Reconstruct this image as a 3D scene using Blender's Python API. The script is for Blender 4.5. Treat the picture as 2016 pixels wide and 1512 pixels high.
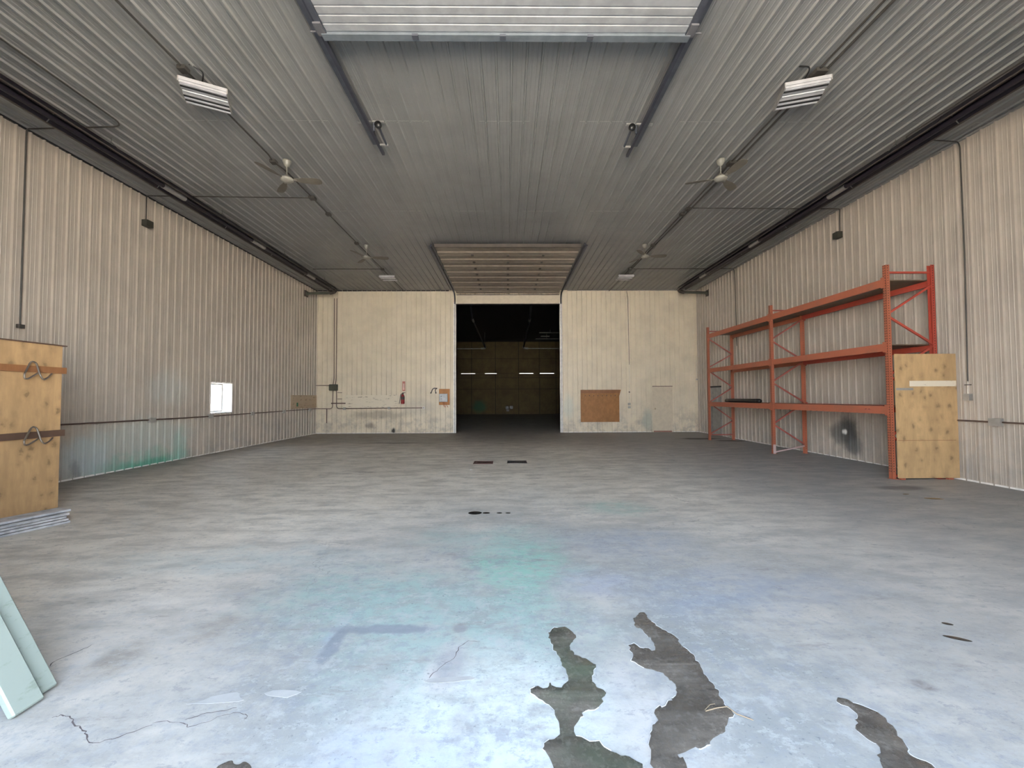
import bpy, bmesh, math, random
from mathutils import Vector, Matrix
random.seed(7)
S = bpy.context.scene
C = S.collection
for o in list(bpy.data.objects): bpy.data.objects.remove(o)

# ------------------------------------------------------------------ camera
cam = bpy.data.cameras.new('camera'); cam.sensor_fit = 'HORIZONTAL'; cam.sensor_width = 36.0
cam.lens = 818.0 / 2016.0 * 36.0; cam.clip_end = 500
camo = bpy.data.objects.new('camera', cam); C.objects.link(camo)
F = Vector((0.00989147, 0.9994475, 0.03173107)); Rr = Vector((0.99994486, -0.00977455, -0.00383778)); U = Vector((0.0035255, -0.03176728, 0.99948907))
camo.matrix_world = Matrix(((Rr.x, U.x, -F.x, 0), (Rr.y, U.y, -F.y, 0), (Rr.z, U.z, -F.z, 1.647), (0, 0, 0, 1)))
S.camera = camo
# ------------------------------------------------------------------ sky, sun, exposure
w = bpy.data.worlds.new('sky'); S.world = w; w.use_nodes = True
nt = w.node_tree; bg = nt.nodes['Background']
tc = nt.nodes.new('ShaderNodeTexCoord'); sx = nt.nodes.new('ShaderNodeSeparateXYZ'); cr = nt.nodes.new('ShaderNodeValToRGB')
nt.links.new(tc.outputs['Generated'], sx.inputs[0]); nt.links.new(sx.outputs['Z'], cr.inputs[0]); nt.links.new(cr.outputs[0], bg.inputs['Color'])
cr.color_ramp.elements[0].color = (1.0, 1.0, 1.0, 1); cr.color_ramp.elements[1].color = (0.30, 0.385, 0.55, 1)
cr.color_ramp.elements[0].position = 0.0; cr.color_ramp.elements[1].position = 1.0
for p_, c_ in ((.12, (.84, .88, .93)), (.4, (.47, .56, .70))):
    e_ = cr.color_ramp.elements.new(p_); e_.color = (*c_, 1)
bg.inputs['Strength'].default_value = 0.85
sun = bpy.data.lights.new('sun', 'SUN'); sun.energy = 11.0; sun.angle = math.radians(0.6); sun.color = (1.0, 0.93, 0.82)
suno = bpy.data.objects.new('sun', sun); C.objects.link(suno); suno.location = (30, 10, 30)
suno.rotation_euler = Vector((0.34, 0.57, 0.75)).to_track_quat('Z', 'Y').to_euler()
S.view_settings.view_transform = 'Standard'; S.view_settings.look = 'None'; S.view_settings.gamma = 1.0
S.view_settings.use_curve_mapping = False
S.view_settings.exposure = 4.75
S.cycles.max_bounces = 16; S.cycles.diffuse_bounces = 10; S.cycles.glossy_bounces = 4

# ------------------------------------------------------------------ node materials
MATS = {}
class NM:
    def __init__(s, name, rough=0.5, metal=0.0, spec=None):
        s.m = bpy.data.materials.new(name); s.m.use_nodes = True; s.t = s.m.node_tree
        s.b = s.t.nodes['Principled BSDF']; s.b.inputs['Roughness'].default_value = rough; s.b.inputs['Metallic'].default_value = metal
        if spec is not None: s.b.inputs['Specular IOR Level'].default_value = spec
        s.pos = None; MATS[name] = s.m
    def n(s, t, **k):
        x = s.t.nodes.new(t)
        for a, v in k.items(): setattr(x, a, v)
        return x
    def l(s, a, b): s.t.links.new(a, b)
    def P(s, obj=False):
        if obj: return s.n('ShaderNodeTexCoord').outputs['Object']
        if not s.pos: s.pos = s.n('ShaderNodeNewGeometry').outputs['Position']
        return s.pos
    def scaled(s, v, sc):
        x = s.n('ShaderNodeVectorMath', operation='MULTIPLY'); s.l(v, x.inputs[0]); x.inputs[1].default_value = sc; return x.outputs[0]
    def noise(s, scale, detail=4, rough=0.55, v=None, stretch=None, col=False):
        v = v or s.P()
        if stretch: v = s.scaled(v, stretch)
        x = s.n('ShaderNodeTexNoise'); s.l(v, x.inputs['Vector']); x.inputs['Scale'].default_value = scale
        x.inputs['Detail'].default_value = detail; x.inputs['Roughness'].default_value = rough
        return x.outputs['Color' if col else 'Fac']
    def ramp(s, f, a, b, lo=0.0, hi=1.0):
        x = s.n('ShaderNodeMapRange', interpolation_type='SMOOTHSTEP'); s.l(f, x.inputs[0])
        x.inputs[1].default_value = a; x.inputs[2].default_value = b; x.inputs[3].default_value = lo; x.inputs[4].default_value = hi
        return x.outputs[0]
    def math(s, op, a, b=None):
        x = s.n('ShaderNodeMath', operation=op)
        for i, q in enumerate((a, b)):
            if q is None: continue
            if isinstance(q, (int, float)): x.inputs[i].default_value = q
            else: s.l(q, x.inputs[i])
        return x.outputs[0]
    def mix(s, f, a, b, mode='MIX'):
        x = s.n('ShaderNodeMix', data_type='RGBA', blend_type=mode)
        for i, q in ((0, f), (6, a), (7, b)):
            if isinstance(q, (int, float)): x.inputs[i].default_value = q
            elif isinstance(q, tuple): x.inputs[i].default_value = (q[0], q[1], q[2], 1)
            else: s.l(q, x.inputs[i])
        return x.outputs[2]
    def blob(s, c, r, soft=0.5, warp=0.0, wscale=2.0):
        v = s.P()
        if warp:
            nz = s.noise(wscale, 5, 0.65, col=True)
            a = s.n('ShaderNodeVectorMath', operation='SUBTRACT'); s.l(nz, a.inputs[0]); a.inputs[1].default_value = (.5, .5, .5)
            b = s.n('ShaderNodeVectorMath', operation='MULTIPLY_ADD'); s.l(a.outputs[0], b.inputs[0]); b.inputs[1].default_value = (warp,) * 3; s.l(v, b.inputs[2]); v = b.outputs[0]
        d = s.n('ShaderNodeVectorMath', operation='SUBTRACT'); s.l(v, d.inputs[0]); d.inputs[1].default_value = c
        e = s.scaled(d.outputs[0], tuple(1.0 / q for q in r))
        g = s.n('ShaderNodeVectorMath', operation='LENGTH'); s.l(e, g.inputs[0])
        return s.ramp(g.outputs['Value'], 1.0 - soft, 1.0 + soft * .5, 1.0, 0.0)
    def axis(s, k):
        x = s.n('ShaderNodeSeparateXYZ'); s.l(s.P(), x.inputs[0]); return x.outputs[k]
    def color(s, c):
        if isinstance(c, tuple): s.b.inputs['Base Color'].default_value = (c[0], c[1], c[2], 1)
        else: s.l(c, s.b.inputs['Base Color'])
    def bump(s, h, strength=0.3, dist=0.01):
        x = s.n('ShaderNodeBump'); s.l(h, x.inputs['Height']); x.inputs['Strength'].default_value = strength; x.inputs['Distance'].default_value = dist
        s.l(x.outputs[0], s.b.inputs['Normal'])
BIG = 1e3
def plain(name, col, rough=0.5, metal=0.0, var=0.12, scale=6.0):
    k = NM(name, rough, metal)
    nz = k.noise(scale, 4)
    k.color(k.mix(k.ramp(nz, .3, .7), tuple(c * (1 - var) for c in col), tuple(min(1, c * (1 + var)) for c in col)))
    return k.m
def metal_sheet(name, base, stains=()):
    k = NM(name, 0.42)
    c = k.mix(k.ramp(k.noise(1.3, 5, .6), .3, .75), base, tuple(q * .86 for q in base))
    c = k.mix(k.ramp(k.noise(9, 4, .6, stretch=(1, 1, .12)), .58, .8, 0, .16), c, (.42, .37, .30))
    z = k.axis(2)
    low = k.math('MULTIPLY', k.ramp(z, 0.05, 1.5, 1, 0), k.ramp(k.noise(2.6, 6, .7), .42, .68, 0, .62))
    c = k.mix(low, c, (.34, .32, .29))
    c = k.mix(k.ramp(k.noise(26, 3, .6), .70, .74, 0, .5), c, (.25, .22, .18))
    for ctr, r, col, amt, warp in stains:
        f = k.math('MULTIPLY', k.blob(ctr, r, .6, warp, 3.0), amt)
        c = k.mix(f, c, col)
    k.color(c); return k.m
WHITE = (.485, .425, .355)
metal_sheet('sheet_left', WHITE, (((-8.9, 10.2, .0), (BIG, 1.5, .38), (.20, .42, .34), .7, .8), ((-8.9, 10.5, .0), (BIG, .9, .2), (.07, .30, .20), .7, .4), ((-8.9, 11.35, .3), (BIG, .30, .6), (.26, .48, .41), .5, .6),
    ((-8.9, 8.9, .4), (BIG, .6, .5), (.45, .55, .58), .6, .5), ((-8.9, 8.65, .2), (BIG, .12, .2), (.2, .2, .2), .6, .3), ((-8.9, 16.2, .5), (BIG, .15, .5), (.2, .18, .16), .4, .4),
    ((-8.9, 11.0, 1.9), (BIG, .7, .5), (.5, .53, .5), .4, .6), ((-8.9, 10.3, .7), (BIG, 1.6, .5), (.46, .52, .48), .5, .7)))
metal_sheet('sheet_right', WHITE, (((8.9, 10.80, .70), (BIG, .36, .50), (.07, .07, .065), 1.0, .3), ((8.9, 11.15, .68), (BIG, .30, .30), (.13, .13, .12), .8, .35), ((8.9, 10.62, .35), (BIG, .28, .25), (.12, .12, .115), .9, .3),
    ((8.9, 10.91, .70), (BIG, .07, .075), (.85, .83, .78), 1.0, .03)))
metal_sheet('sheet_back', (.80, .71, .56), (((-6.0, 19.3, .85), (1.4, BIG, .22), (.32, .28, .22), .6, .5), ((-4.2, 19.3, 1.2), (.9, BIG, .4), (.5, .47, .42), .45, .5), ((-6.4, 19.3, .35), (.25, BIG, .16), (.25, .2, .16), .7, .3),
    ((6.5, 19.3, .55), (.3, BIG, .5), (.42, .46, .40), .7, .4), ((2.8, 19.3, 1.2), (.3, BIG, .6), (.6, .66, .6), .5, .4), ((-5.3, 19.3, .12), (.09, BIG, .14), (.03, .03, .03), 1, .15)))
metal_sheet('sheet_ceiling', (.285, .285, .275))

def floor_material():
    k = NM('concrete_floor', 0.62, spec=.35)
    n1 = k.noise(.45, 8, .62); n2 = k.noise(2.3, 8, .68, stretch=(.7, 1.6, 1)); n3 = k.noise(14, 8, .7); n4 = k.noise(1.1, 8, .7)
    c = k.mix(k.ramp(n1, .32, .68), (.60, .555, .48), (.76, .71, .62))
    c = k.mix(k.ramp(n2, .40, .66, 0, .7), c, (.36, .335, .29))
    c = k.mix(k.ramp(k.noise(1.6, 8, .72, stretch=(.35, 1.5, 1)), .52, .66, 0, .55), c, (.74, .70, .62))
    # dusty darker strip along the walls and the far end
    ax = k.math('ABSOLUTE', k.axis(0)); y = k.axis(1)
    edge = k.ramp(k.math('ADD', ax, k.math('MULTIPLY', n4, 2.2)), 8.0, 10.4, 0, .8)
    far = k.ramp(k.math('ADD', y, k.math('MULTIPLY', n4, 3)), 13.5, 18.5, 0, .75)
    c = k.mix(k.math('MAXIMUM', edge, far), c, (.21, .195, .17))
    right = k.math('MULTIPLY', k.ramp(k.axis(0), 1.5, 5.5), k.ramp(n2, .2, .7, .5, .9))
    c = k.mix(right, c, (.37, .37, .365))
    brk = k.ramp(k.noise(4.2, 9, .74, stretch=(.8, 1.3, 1)), .36, .60, .25, 1.15)
    # blue-white overspray in front of the doorway, colour darkened to offset bright door light
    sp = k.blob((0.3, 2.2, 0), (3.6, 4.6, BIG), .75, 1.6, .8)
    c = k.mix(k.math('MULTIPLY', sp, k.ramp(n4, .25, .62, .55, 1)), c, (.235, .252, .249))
    for ctr, r, col, a, wp in (((.12, 4.1, 0), (.5, 1.0, BIG), (.22, .42, .35), .8, .7), ((-1.2, 3.5, 0), (.9, .6, BIG), (.25, .38, .355), .7, .8), ((-.3, 3.0, 0), (1.0, .7, BIG), (.27, .38, .36), .7, .8), ((1.6, 6.2, 0), (.55, .45, BIG), (.26, .42, .37), .5, .6),
        ((-.2, 4.9, 0), (.9, .5, BIG), (.33, .45, .42), .5, .8), ((-2.6, 4.3, 0), (1.5, .4, BIG), (.38, .46, .45), .45, .8), ((-.1, 2.2, 0), (.8, .6, BIG), (.50, .56, .54), .7, .7), ((.75, 2.2, 0), (.3, .5, BIG), (.42, .42, .41), .8, .5),
        ((-.4, 1.9, 0), (.5, .3, BIG), (.31, .36, .47), .6, .5), ((1.7, 3.6, 0), (.75, .5, BIG), (.27, .31, .36), .7, .8), ((1.35, 4.8, 0), (.9, .55, BIG), (.30, .33, .37), .7, .8), ((2.6, 3.6, 0), (.7, .3, BIG), (.28, .31, .35), .55, .6), ((.75, 3.75, 0), (.35, .35, BIG), (.33, .36, .42), .6, .5),
        ((-1.2, 2.9, 0), (.07, .3, BIG), (.30, .35, .40), .7, .12), ((-.9, 3.03, 0), (.4, .06, BIG), (.30, .35, .40), .7, .12), ((-.37, 2.6, 0), (.14, .28, BIG), (.42, .40, .39), .8, .2), ((-.35, 3.02, 0), (.06, .06, BIG), (.34, .30, .25), .8, .06),
        ((.72, 1.98, 0), (.09, .05, BIG), (.40, .34, .27), .6, .1), ((-2.5, 2.7, 0), (.12, .22, BIG), (.24, .22, .19), .7, .25), ((-2.1, 3.0, 0), (.12, .25, BIG), (.25, .23, .2), .5, .25), ((2.36, 2.39, 0), (.06, .05, BIG), (.13, .11, .10), .8, .1)):
        c = k.mix(k.math('MULTIPLY', k.math('MULTIPLY', k.blob(ctr, r, .7, wp * 1.5, 1.6), brk), a), c, col)
    nm = k.noise(11, 9, .8, stretch=(.8, 1.25, 1)); c = k.mix(k.math('MULTIPLY', k.ramp(nm, .535, .565, 0, .55), k.ramp(n4, .38, .60)), c, (.40, .415, .41)); c = k.mix(k.math('MULTIPLY', k.ramp(nm, .44, .41, 0, .5), k.ramp(n4, .62, .42)), c, (.20, .215, .23))
    for ctr, r, a in (((-1.17, 2.85, 0), (.06, .24, BIG), .75), ((-.88, 3.02, 0), (.38, .055, BIG), .75), ((-.35, 3.02, 0), (.05, .06, BIG), .6), ((-.36, 2.62, 0), (.10, .2, BIG), .4)):
        c = k.mix(k.math('MULTIPLY', k.blob(ctr, r, .4, .1, 6), a), c, (.17, .195, .22))
    # flaked paint: fine mottling, white scabs and dark speckle, strongest in the overspray
    c = k.mix(k.math('MULTIPLY', k.ramp(k.noise(38, 5, .7), .58, .66, 0, .7), k.math('MULTIPLY', k.ramp(n4, .4, .6), k.math('ADD', sp, .15))), c, (.13, .145, .16))
    c = k.mix(k.math('MULTIPLY', k.ramp(k.noise(7.5, 9, .78), .50, .58, 0, .55), k.math('MULTIPLY', sp, k.ramp(k.noise(.9, 4), .42, .58))), c, (.22, .245, .275))
    c = k.mix(k.math('MULTIPLY', k.ramp(n3, .50, .70, 0, .5), k.math('ADD', sp, .25)), c, (.24, .265, .29))
    c = k.mix(k.math('MULTIPLY', k.ramp(k.noise(5.5, 8, .72), .52, .64, 0, .6), sp), c, (.37, .385, .385))
    c = k.mix(k.ramp(k.noise(3.0, 9, .76, stretch=(.4, 1.7, 1)), .585, .66, 0, .5), c, (.20, .19, .18))
    vo = k.n('ShaderNodeTexVoronoi', feature='DISTANCE_TO_EDGE'); wv = k.n('ShaderNodeVectorMath', operation='MULTIPLY_ADD')
    k.l(k.noise(1.7, 6, .7, col=True), wv.inputs[0]); wv.inputs[1].default_value = (.9, .9, 0); k.l(k.P(), wv.inputs[2]); k.l(wv.outputs[0], vo.inputs['Vector']); vo.inputs['Scale'].default_value = .42
    cr_ = k.math('MULTIPLY', k.ramp(vo.outputs['Distance'], 0.0, .004, 1, 0), k.ramp(k.noise(.6, 3), .5, .62, 0, .45))
    c = k.mix(cr_, c, (.13, .12, .115))
    # oil stains under and beside the rack and on the far left
    for ctr, r, a in (((7.5, 16.2, 0), (.85, .30, BIG), .9), ((8.3, 15.4, 0), (.6, .25, BIG), .85), ((-4.1, 15.2, 0), (1.3, .25, BIG), .55), ((7.0, 7.4, 0), (.5, .2, BIG), .5), ((-3.2, 9.3, 0), (.35, .08, BIG), .5)):
        c = k.mix(k.math('MULTIPLY', k.blob(ctr, r, .5, .4, 2), a), c, (.035, .03, .025))
    k.color(c)
    h = k.math('ADD', k.math('MULTIPLY', n3, .5), k.math('MULTIPLY', n2, .8)); k.bump(h, .25, .012)
    k.l(k.ramp(n2, .3, .7, .52, .72), k.b.inputs['Roughness'])
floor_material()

def plywood(name, base, obj=True, knots=True, dark=.55, rough=.55, ax=(6, 6, 1.2)):
    k = NM(name, rough)
    v = k.P(True) if obj else k.P()
    c = k.mix(k.ramp(k.noise(1.0, 7, .65, v=v, stretch=ax), .3, .7), base, tuple(q * .72 for q in base))
    c = k.mix(k.ramp(k.noise(1.6, 5, .6, v=v), .4, .75, 0, .6), c, tuple(q * .62 for q in base))
    if knots:
        wv = k.n('ShaderNodeVectorMath', operation='MULTIPLY_ADD'); k.l(k.noise(14, 4, .6, v=v, col=True), wv.inputs[0]); wv.inputs[1].default_value = (.10, .10, .10); k.l(k.scaled(v, (1, 1, .75)), wv.inputs[2])
        vo = k.n('ShaderNodeTexVoronoi'); k.l(wv.outputs[0], vo.inputs['Vector']); vo.inputs['Scale'].default_value = 5.6
        c = k.mix(k.ramp(vo.outputs['Distance'], .08, .24, .8, 0), c, tuple(q * .30 for q in base))
        c = k.mix(k.ramp(vo.outputs['Distance'], .2, .5, .35, 0), c, tuple(q * .55 for q in base))
    k.color(c); return k.m
plywood('plywood_tan', (.66, .44, .22)); plywood('plywood_bin', (.58, .37, .18)); plywood('osb_brown', (.42, .19, .06), knots=False, ax=(9, 9, 5))
plywood('plywood_far', (.30, .22, .07), obj=False, knots=False); plywood('wood_rail', (.34, .15, .06), knots=False); plywood('wood_rail_dark', (.13, .075, .05), knots=False)
plywood('plywood_orange', (.55, .24, .07), knots=False); plywood('deck_board', (.17, .12, .08), knots=False, ax=(3, 1, 3))
def streaked(name, base, streak):
    k = NM(name, .6); v = k.P()
    c = k.mix(k.ramp(k.noise(3.2, 7, .75, v=v, stretch=(1, 1, 4)), .56, .64, 0, .8), base, streak)
    k.color(c)
streaked('board_cream', (.78, .70, .56), (.25, .2, .14)); streaked('board_brownish', (.46, .36, .25), (.16, .11, .07)); streaked('plank_grey', (.40, .40, .405), (.60, .58, .55)); streaked('plank_pale', (.23, .27, .24), (.17, .205, .17))
def rusty(name, base, rust, amt=.5):
    k = NM(name, .5); c = k.mix(k.ramp(k.noise(2.2, 7, .7), .45, .7, 0, amt), base, rust)
    c = k.mix(k.ramp(k.noise(18, 4, .7), .62, .7, 0, .5), c, tuple(q * .5 for q in rust)); k.color(c)
rusty('rack_orange', (.43, .13, .07), (.28, .13, .085)); rusty('rack_red', (.45, .07, .045), (.30, .07, .05)); rusty('rack_brace', (.34, .09, .07), (.22, .11, .10)); rusty('rack_primer', (.50, .38, .36), (.35, .2, .18))
rusty('grate_rust', (.13, .05, .04), (.2, .09, .07)); rusty('grate_dark', (.05, .045, .045), (.16, .1, .09))
plain('steel_track', (.06, .065, .085), .45, .3); plain('steel_strut', (.21, .24, .27), .4, .4); plain('steel_angle', (.12, .13, .16), .4, .5); plain('bracket_grey', (.14, .14, .15), .5, .2); plain('galvanised', (.48, .48, .46), .4, .55)
plain('conduit_grey', (.075, .07, .062), .5, .3); plain('conduit_brown', (.12, .075, .06), .5, .2); plain('conduit_painted', (.70, .65, .56), .5); plain('box_steel', (.42, .41, .38), .4, .4); plain('box_dark', (.045, .045, .035), .6)
plain('heater_dark', (.022, .018, .026), .45, .3); plain('heater_edge', (.09, .075, .065), .5, .3); plain('vent_pipe', (.10, .11, .085), .45, .4); plain('coupling', (.36, .35, .33), .35, .5)
plain('trim_black', (.015, .014, .018), .6); plain('trim_white', (.82, .80, .76), .45); plain('trim_grey', (.30, .29, .27), .5)
plain('fan_white', (.27, .26, .225), .4); plain('fan_blade', (.14, .125, .10), .5); plain('fixture_white', (.46, .46, .47), .35); plain('tube_white', (.66, .67, .69), .15); plain('slot_dark', (.03, .03, .03), .8)
plain('door_panel_white', (.33, .34, .35), .4); plain('door_panel_brown', (.30, .255, .205), .5); plain('door_grey', (.66, .575, .45), .5, var=.05); plain('door_grey_dark', (.34, .33, .31), .5)
plain('box_green', (.085, .09, .065), .5); plain('panel_grey', (.40, .42, .43), .4, .3); plain('cable_orange', (.50, .15, .06), .5); plain('extinguisher_red', (.30, .02, .025), .3); plain('sign_red', (.52, .20, .16), .5); plain('sign_pale', (.75, .55, .48), .5)
plain('rubber_black', (.012, .012, .012), .35); plain('hose_dark', (.05, .045, .04), .5); plain('knob_brass', (.75, .68, .5), .25, .8); plain('hook_steel', (.30, .26, .22), .35, .7); plain('plastic_blue', (.36, .42, .50), .25)
plain('far_black', (.012, .012, .013), .9); plain('gravel', (.36, .33, .29), .9, scale=3); plain('twig_tan', (.22, .17, .11), .7); plain('paper', (.9, .9, .88), .6)
plain('window_frame', (.85, .84, .82), .4); plain('sill_red', (.32, .16, .12), .6); plain('wire', (.10, .10, .09), .5)
k = NM('water_glass', 0.02); k.b.inputs['Transmission Weight'].default_value = 1.0; k.b.inputs['IOR'].default_value = 1.05; k.color((.96, .98, .98)); MATS['glass'] = k.m
def puddle_mat(name, green):
    k = NM(name, .06); n = k.noise(5, 7, .7); n2 = k.noise(24, 5, .7)
    c = k.mix(k.ramp(n, .30, .75), (.075, .067, .056), (.125, .113, .097)); c = k.mix(k.ramp(n2, .55, .72, 0, .5), c, (.22, .21, .19))
    if green: c = k.mix(k.math('MULTIPLY', k.ramp(k.noise(2.2, 4), .35, .7), .4), c, (.06, .105, .06))
    k.color(c); k.l(k.ramp(n2, .4, .65, .08, .4), k.b.inputs['Roughness']); k.bump(k.math('ADD', k.noise(11, 7, .7), k.math('MULTIPLY', n2, .4)), .45, .008)
puddle_mat('puddle_green', True); puddle_mat('puddle_brown', False)
plain('crack_dark', (.10, .085, .085), .9); plain('flake_white', (.34, .35, .345), .6); plain('plank_weathered', (.44, .44, .44), .6, var=.25, scale=9); plain('puddle_rim', (.50, .52, .52), .5); plain('oil_dark', (.035, .032, .028), .15)

# ------------------------------------------------------------------ mesh builder
class MB:
    def __init__(s): s.v = []; s.f = []; s.sm = []
    def add(s, vs, fs, smooth=False):
        n = len(s.v); s.v += [tuple(q) for q in vs]; s.f += [tuple(i + n for i in f) for f in fs]; s.sm += [smooth] * len(fs); return s
    def box(s, x0, x1, y0, y1, z0, z1, M=None):
        vs = [Vector((x, y, z)) for z in (z0, z1) for y in (y0, y1) for x in (x0, x1)]
        if M: vs = [M @ q for q in vs]
        return s.add(vs, [(0, 2, 3, 1), (4, 5, 7, 6), (0, 1, 5, 4), (2, 6, 7, 3), (0, 4, 6, 2), (1, 3, 7, 5)])
    def prism(s, poly, axis, a, b):
        def mk(p, q): return {0: (q, p[0], p[1]), 1: (p[0], q, p[1]), 2: (p[0], p[1], q)}[axis]
        n = len(poly); vs = [mk(p, a) for p in poly] + [mk(p, b) for p in poly]
        return s.add(vs, [tuple(range(n)), tuple(range(2 * n - 1, n - 1, -1))] + [(i, i + n, (i + 1) % n + n, (i + 1) % n) for i in range(n)])
    def tube(s, pts, r, n=8, cap=True, r2=None):
        pts = [Vector(p) for p in pts]; m = len(pts); rings = []; prev = None
        for i, p in enumerate(pts):
            d = (pts[min(i + 1, m - 1)] - pts[max(i - 1, 0)]).normalized()
            if prev is None: a = d.orthogonal().normalized()
            else: a = (prev - d * prev.dot(d)).normalized()
            prev = a; b = d.cross(a); rr = r if r2 is None else r + (r2 - r) * i / (m - 1)
            rings.append([p + (a * math.cos(t) + b * math.sin(t)) * rr for t in (2 * math.pi * j / n for j in range(n))])
        fs = [(i * n + j, i * n + (j + 1) % n, (i + 1) * n + (j + 1) % n, (i + 1) * n + j) for i in range(m - 1) for j in range(n)]
        s.add([q for g in rings for q in g], fs, True)
        if cap: s.add(rings[0], [tuple(range(n))[::-1]]); s.add(rings[-1], [tuple(range(n))])
        return s
    def lathe(s, prof, c, n=16, axis='z'):
        vs = []
        for r, z in prof:
            for j in range(n):
                t = 2 * math.pi * j / n; q = (r * math.cos(t), r * math.sin(t), z)
                if axis == 'y': q = (q[0], q[2], q[1])
                if axis == 'x': q = (q[2], q[0], q[1])
                vs.append((c[0] + q[0], c[1] + q[1], c[2] + q[2]))
        fs = [(i * n + j, i * n + (j + 1) % n, (i + 1) * n + (j + 1) % n, (i + 1) * n + j) for i in range(len(prof) - 1) for j in range(n)]
        return s.add(vs, fs, True)
    def mesh(s, name):
        me = bpy.data.meshes.new(name); me.from_pydata(s.v, [], s.f); me.polygons.foreach_set('use_smooth', s.sm); me.update(); return me
def obj(name, mb, mat, parent=None, loc=None, label=None, bevel=0):
    me = mb.mesh(name) if isinstance(mb, MB) else mb
    if not me.materials: me.materials.append(MATS[mat])
    o = bpy.data.objects.new(name, me); C.objects.link(o)
    if parent:
        o.parent = parent
        if loc is None: o.location = -parent.location if parent.type == 'EMPTY' and not parent.parent else (0, 0, 0)
        else: o.location = loc
    elif loc: o.location = loc
    if label: o['label'] = label
    if bevel:
        m = o.modifiers.new('bevel', 'BEVEL'); m.width = bevel; m.segments = 1; m.limit_method = 'ANGLE'
    return o
def tag(o, label, cat, group=None, kind=None):
    o['label'] = label; o['category'] = cat
    if group: o['group'] = group
    if kind: o['kind'] = kind
    return o
def thing(name, label, cat, loc=(0, 0, 0), rz=0, group=None, kind=None):
    o = bpy.data.objects.new(name, None); C.objects.link(o); o.location = loc; o.rotation_euler = (0, 0, rz); o.empty_display_size = .2
    return tag(o, label, cat, group, kind)
def struct(name, mb, mat, parent=None): 
    o = obj(name, mb, mat, parent)
    if not parent: o['kind'] = 'structure'
    return o
def dup(root, loc, rz, label):
    r = root.copy(); C.objects.link(r); r.location = loc; r.rotation_euler = (0, 0, rz); r['label'] = label
    for ch in list(root.children):
        c = ch.copy(); C.objects.link(c); c.parent = r
        for g in list(ch.children):
            d = g.copy(); C.objects.link(d); d.parent = c
    return r
def fillet(pts, r=.12, k=5):
    pts = [Vector(p) for p in pts]; out = [pts[0]]
    for i in range(1, len(pts) - 1):
        a, b, c = pts[i - 1], pts[i], pts[i + 1]; u, v = (a - b), (c - b); rr = min(r, u.length * .45, v.length * .45)
        p, q = b + u.normalized() * rr, b + v.normalized() * rr
        for t in range(k + 1):
            t /= k; out.append((1 - t) ** 2 * p + 2 * t * (1 - t) * b + t * t * q)
    return out + [pts[-1]]

# ------------------------------------------------------------------ building shell
W, D, H, YF = 8.9, 19.36, 6.675, -0.8
PIT = .2286
def profile(u0, u1, phase):
    pts = [(u0, 0.0)]; k = math.floor((u0 - phase) / PIT) - 1
    while phase + k * PIT < u1 + PIT:
        c = phase + k * PIT
        for d, h in ((-.021, 0), (-.010, .034), (.010, .034), (.021, 0), (.064, 0), (.070, .004), (.082, .004), (.088, 0), (.140, 0), (.146, .004), (.158, .004), (.164, 0)):
            if u0 + .001 < c + d < u1 - .001: pts.append((c + d, h))
        k += 1
    return pts + [(u1, 0.0)]
def sub(rects, hole):
    out = []
    for a, b, c, d in rects:
        e, f, g, h = hole
        if e >= b or f <= a or g >= d or h <= c: out.append((a, b, c, d)); continue
        if c < g: out.append((a, b, c, g))
        if h < d: out.append((a, b, h, d))
        if a < e: out.append((a, e, max(c, g), min(d, h)))
        if f < b: out.append((f, b, max(c, g), min(d, h)))
    return out
def clad(parent, mat, u0, u1, v0, v1, phase, mapf, holes=(), vcuts=()):
    ed = [u0]; k = math.ceil((u0 - phase - .114) / .9144)
    while phase + .114 + k * .9144 < u1 - .05:
        e = phase + .114 + k * .9144
        if e > u0 + .05: ed.append(e)
        k += 1
    ed.append(u1); vs = [v0] + list(vcuts) + [v1]; i = 0
    for a, b in zip(ed, ed[1:]):
        for c, d in zip(vs, vs[1:]):
            rs = [(a, b, c, d)]
            for hh in holes: rs = sub(rs, hh)
            for q in rs:
                pr = profile(q[0], q[1], phase); off = .003 + .0025 * ((i + vs.index(c)) % 2)
                V = []
                for u, h in pr: V += [mapf(u, q[2], h + off), mapf(u, q[3], h + off)]
                obj('panel', MB().add(V, [(2 * j, 2 * j + 2, 2 * j + 3, 2 * j + 1) for j in range(len(pr) - 1)]), mat, parent)
        i += 1
WIN = (12.49, 13.46, 1.20, 2.13); DR2 = (17.22, 18.05, -.1, 2.06); DR1 = (6.74, 7.67, -.1, 2.13); OPN = (-2.41, 2.43, -.1, 6.01)
def slab(name, mat, rects, mk):
    m = MB()
    for q in rects: m.box(*mk(q))
    return struct(name, m, mat)
T = .02   # cladding stands this far off the framing
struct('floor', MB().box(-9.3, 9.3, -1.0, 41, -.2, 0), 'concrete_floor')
ground = struct('ground', MB().box(-90, 90, -90, 120, -.5, -.06), 'gravel'); tag(ground, 'gravel yard outside the building', 'ground')
wl = slab('wall_left', 'trim_white', sub([(-1.0, D + .2, 0, H + .2)], WIN), lambda q: (-W - .32, -W, q[0], q[1], q[2], q[3]))
wr = slab('wall_right', 'trim_white', sub([(-1.0, D + .2, 0, H + .2)], DR2), lambda q: (W, W + .32, q[0], q[1], q[2], q[3]))
wb = slab('wall_back', 'trim_white', sub(sub([(-W, W, 0, H + .5)], OPN), DR1), lambda q: (q[0], q[1], D, D + .2, q[2], q[3]))
wf = slab('wall_front', 'trim_white', sub([(-W, W, 0, H)], (-2.44, 2.44, -.1, 6.1)), lambda q: (q[0], q[1], YF - .2, YF, q[2], q[3]))
cl = struct('ceiling', MB().box(-W - .3, W + .3, -1.0, D, H, H + .2), 'trim_white')
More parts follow.
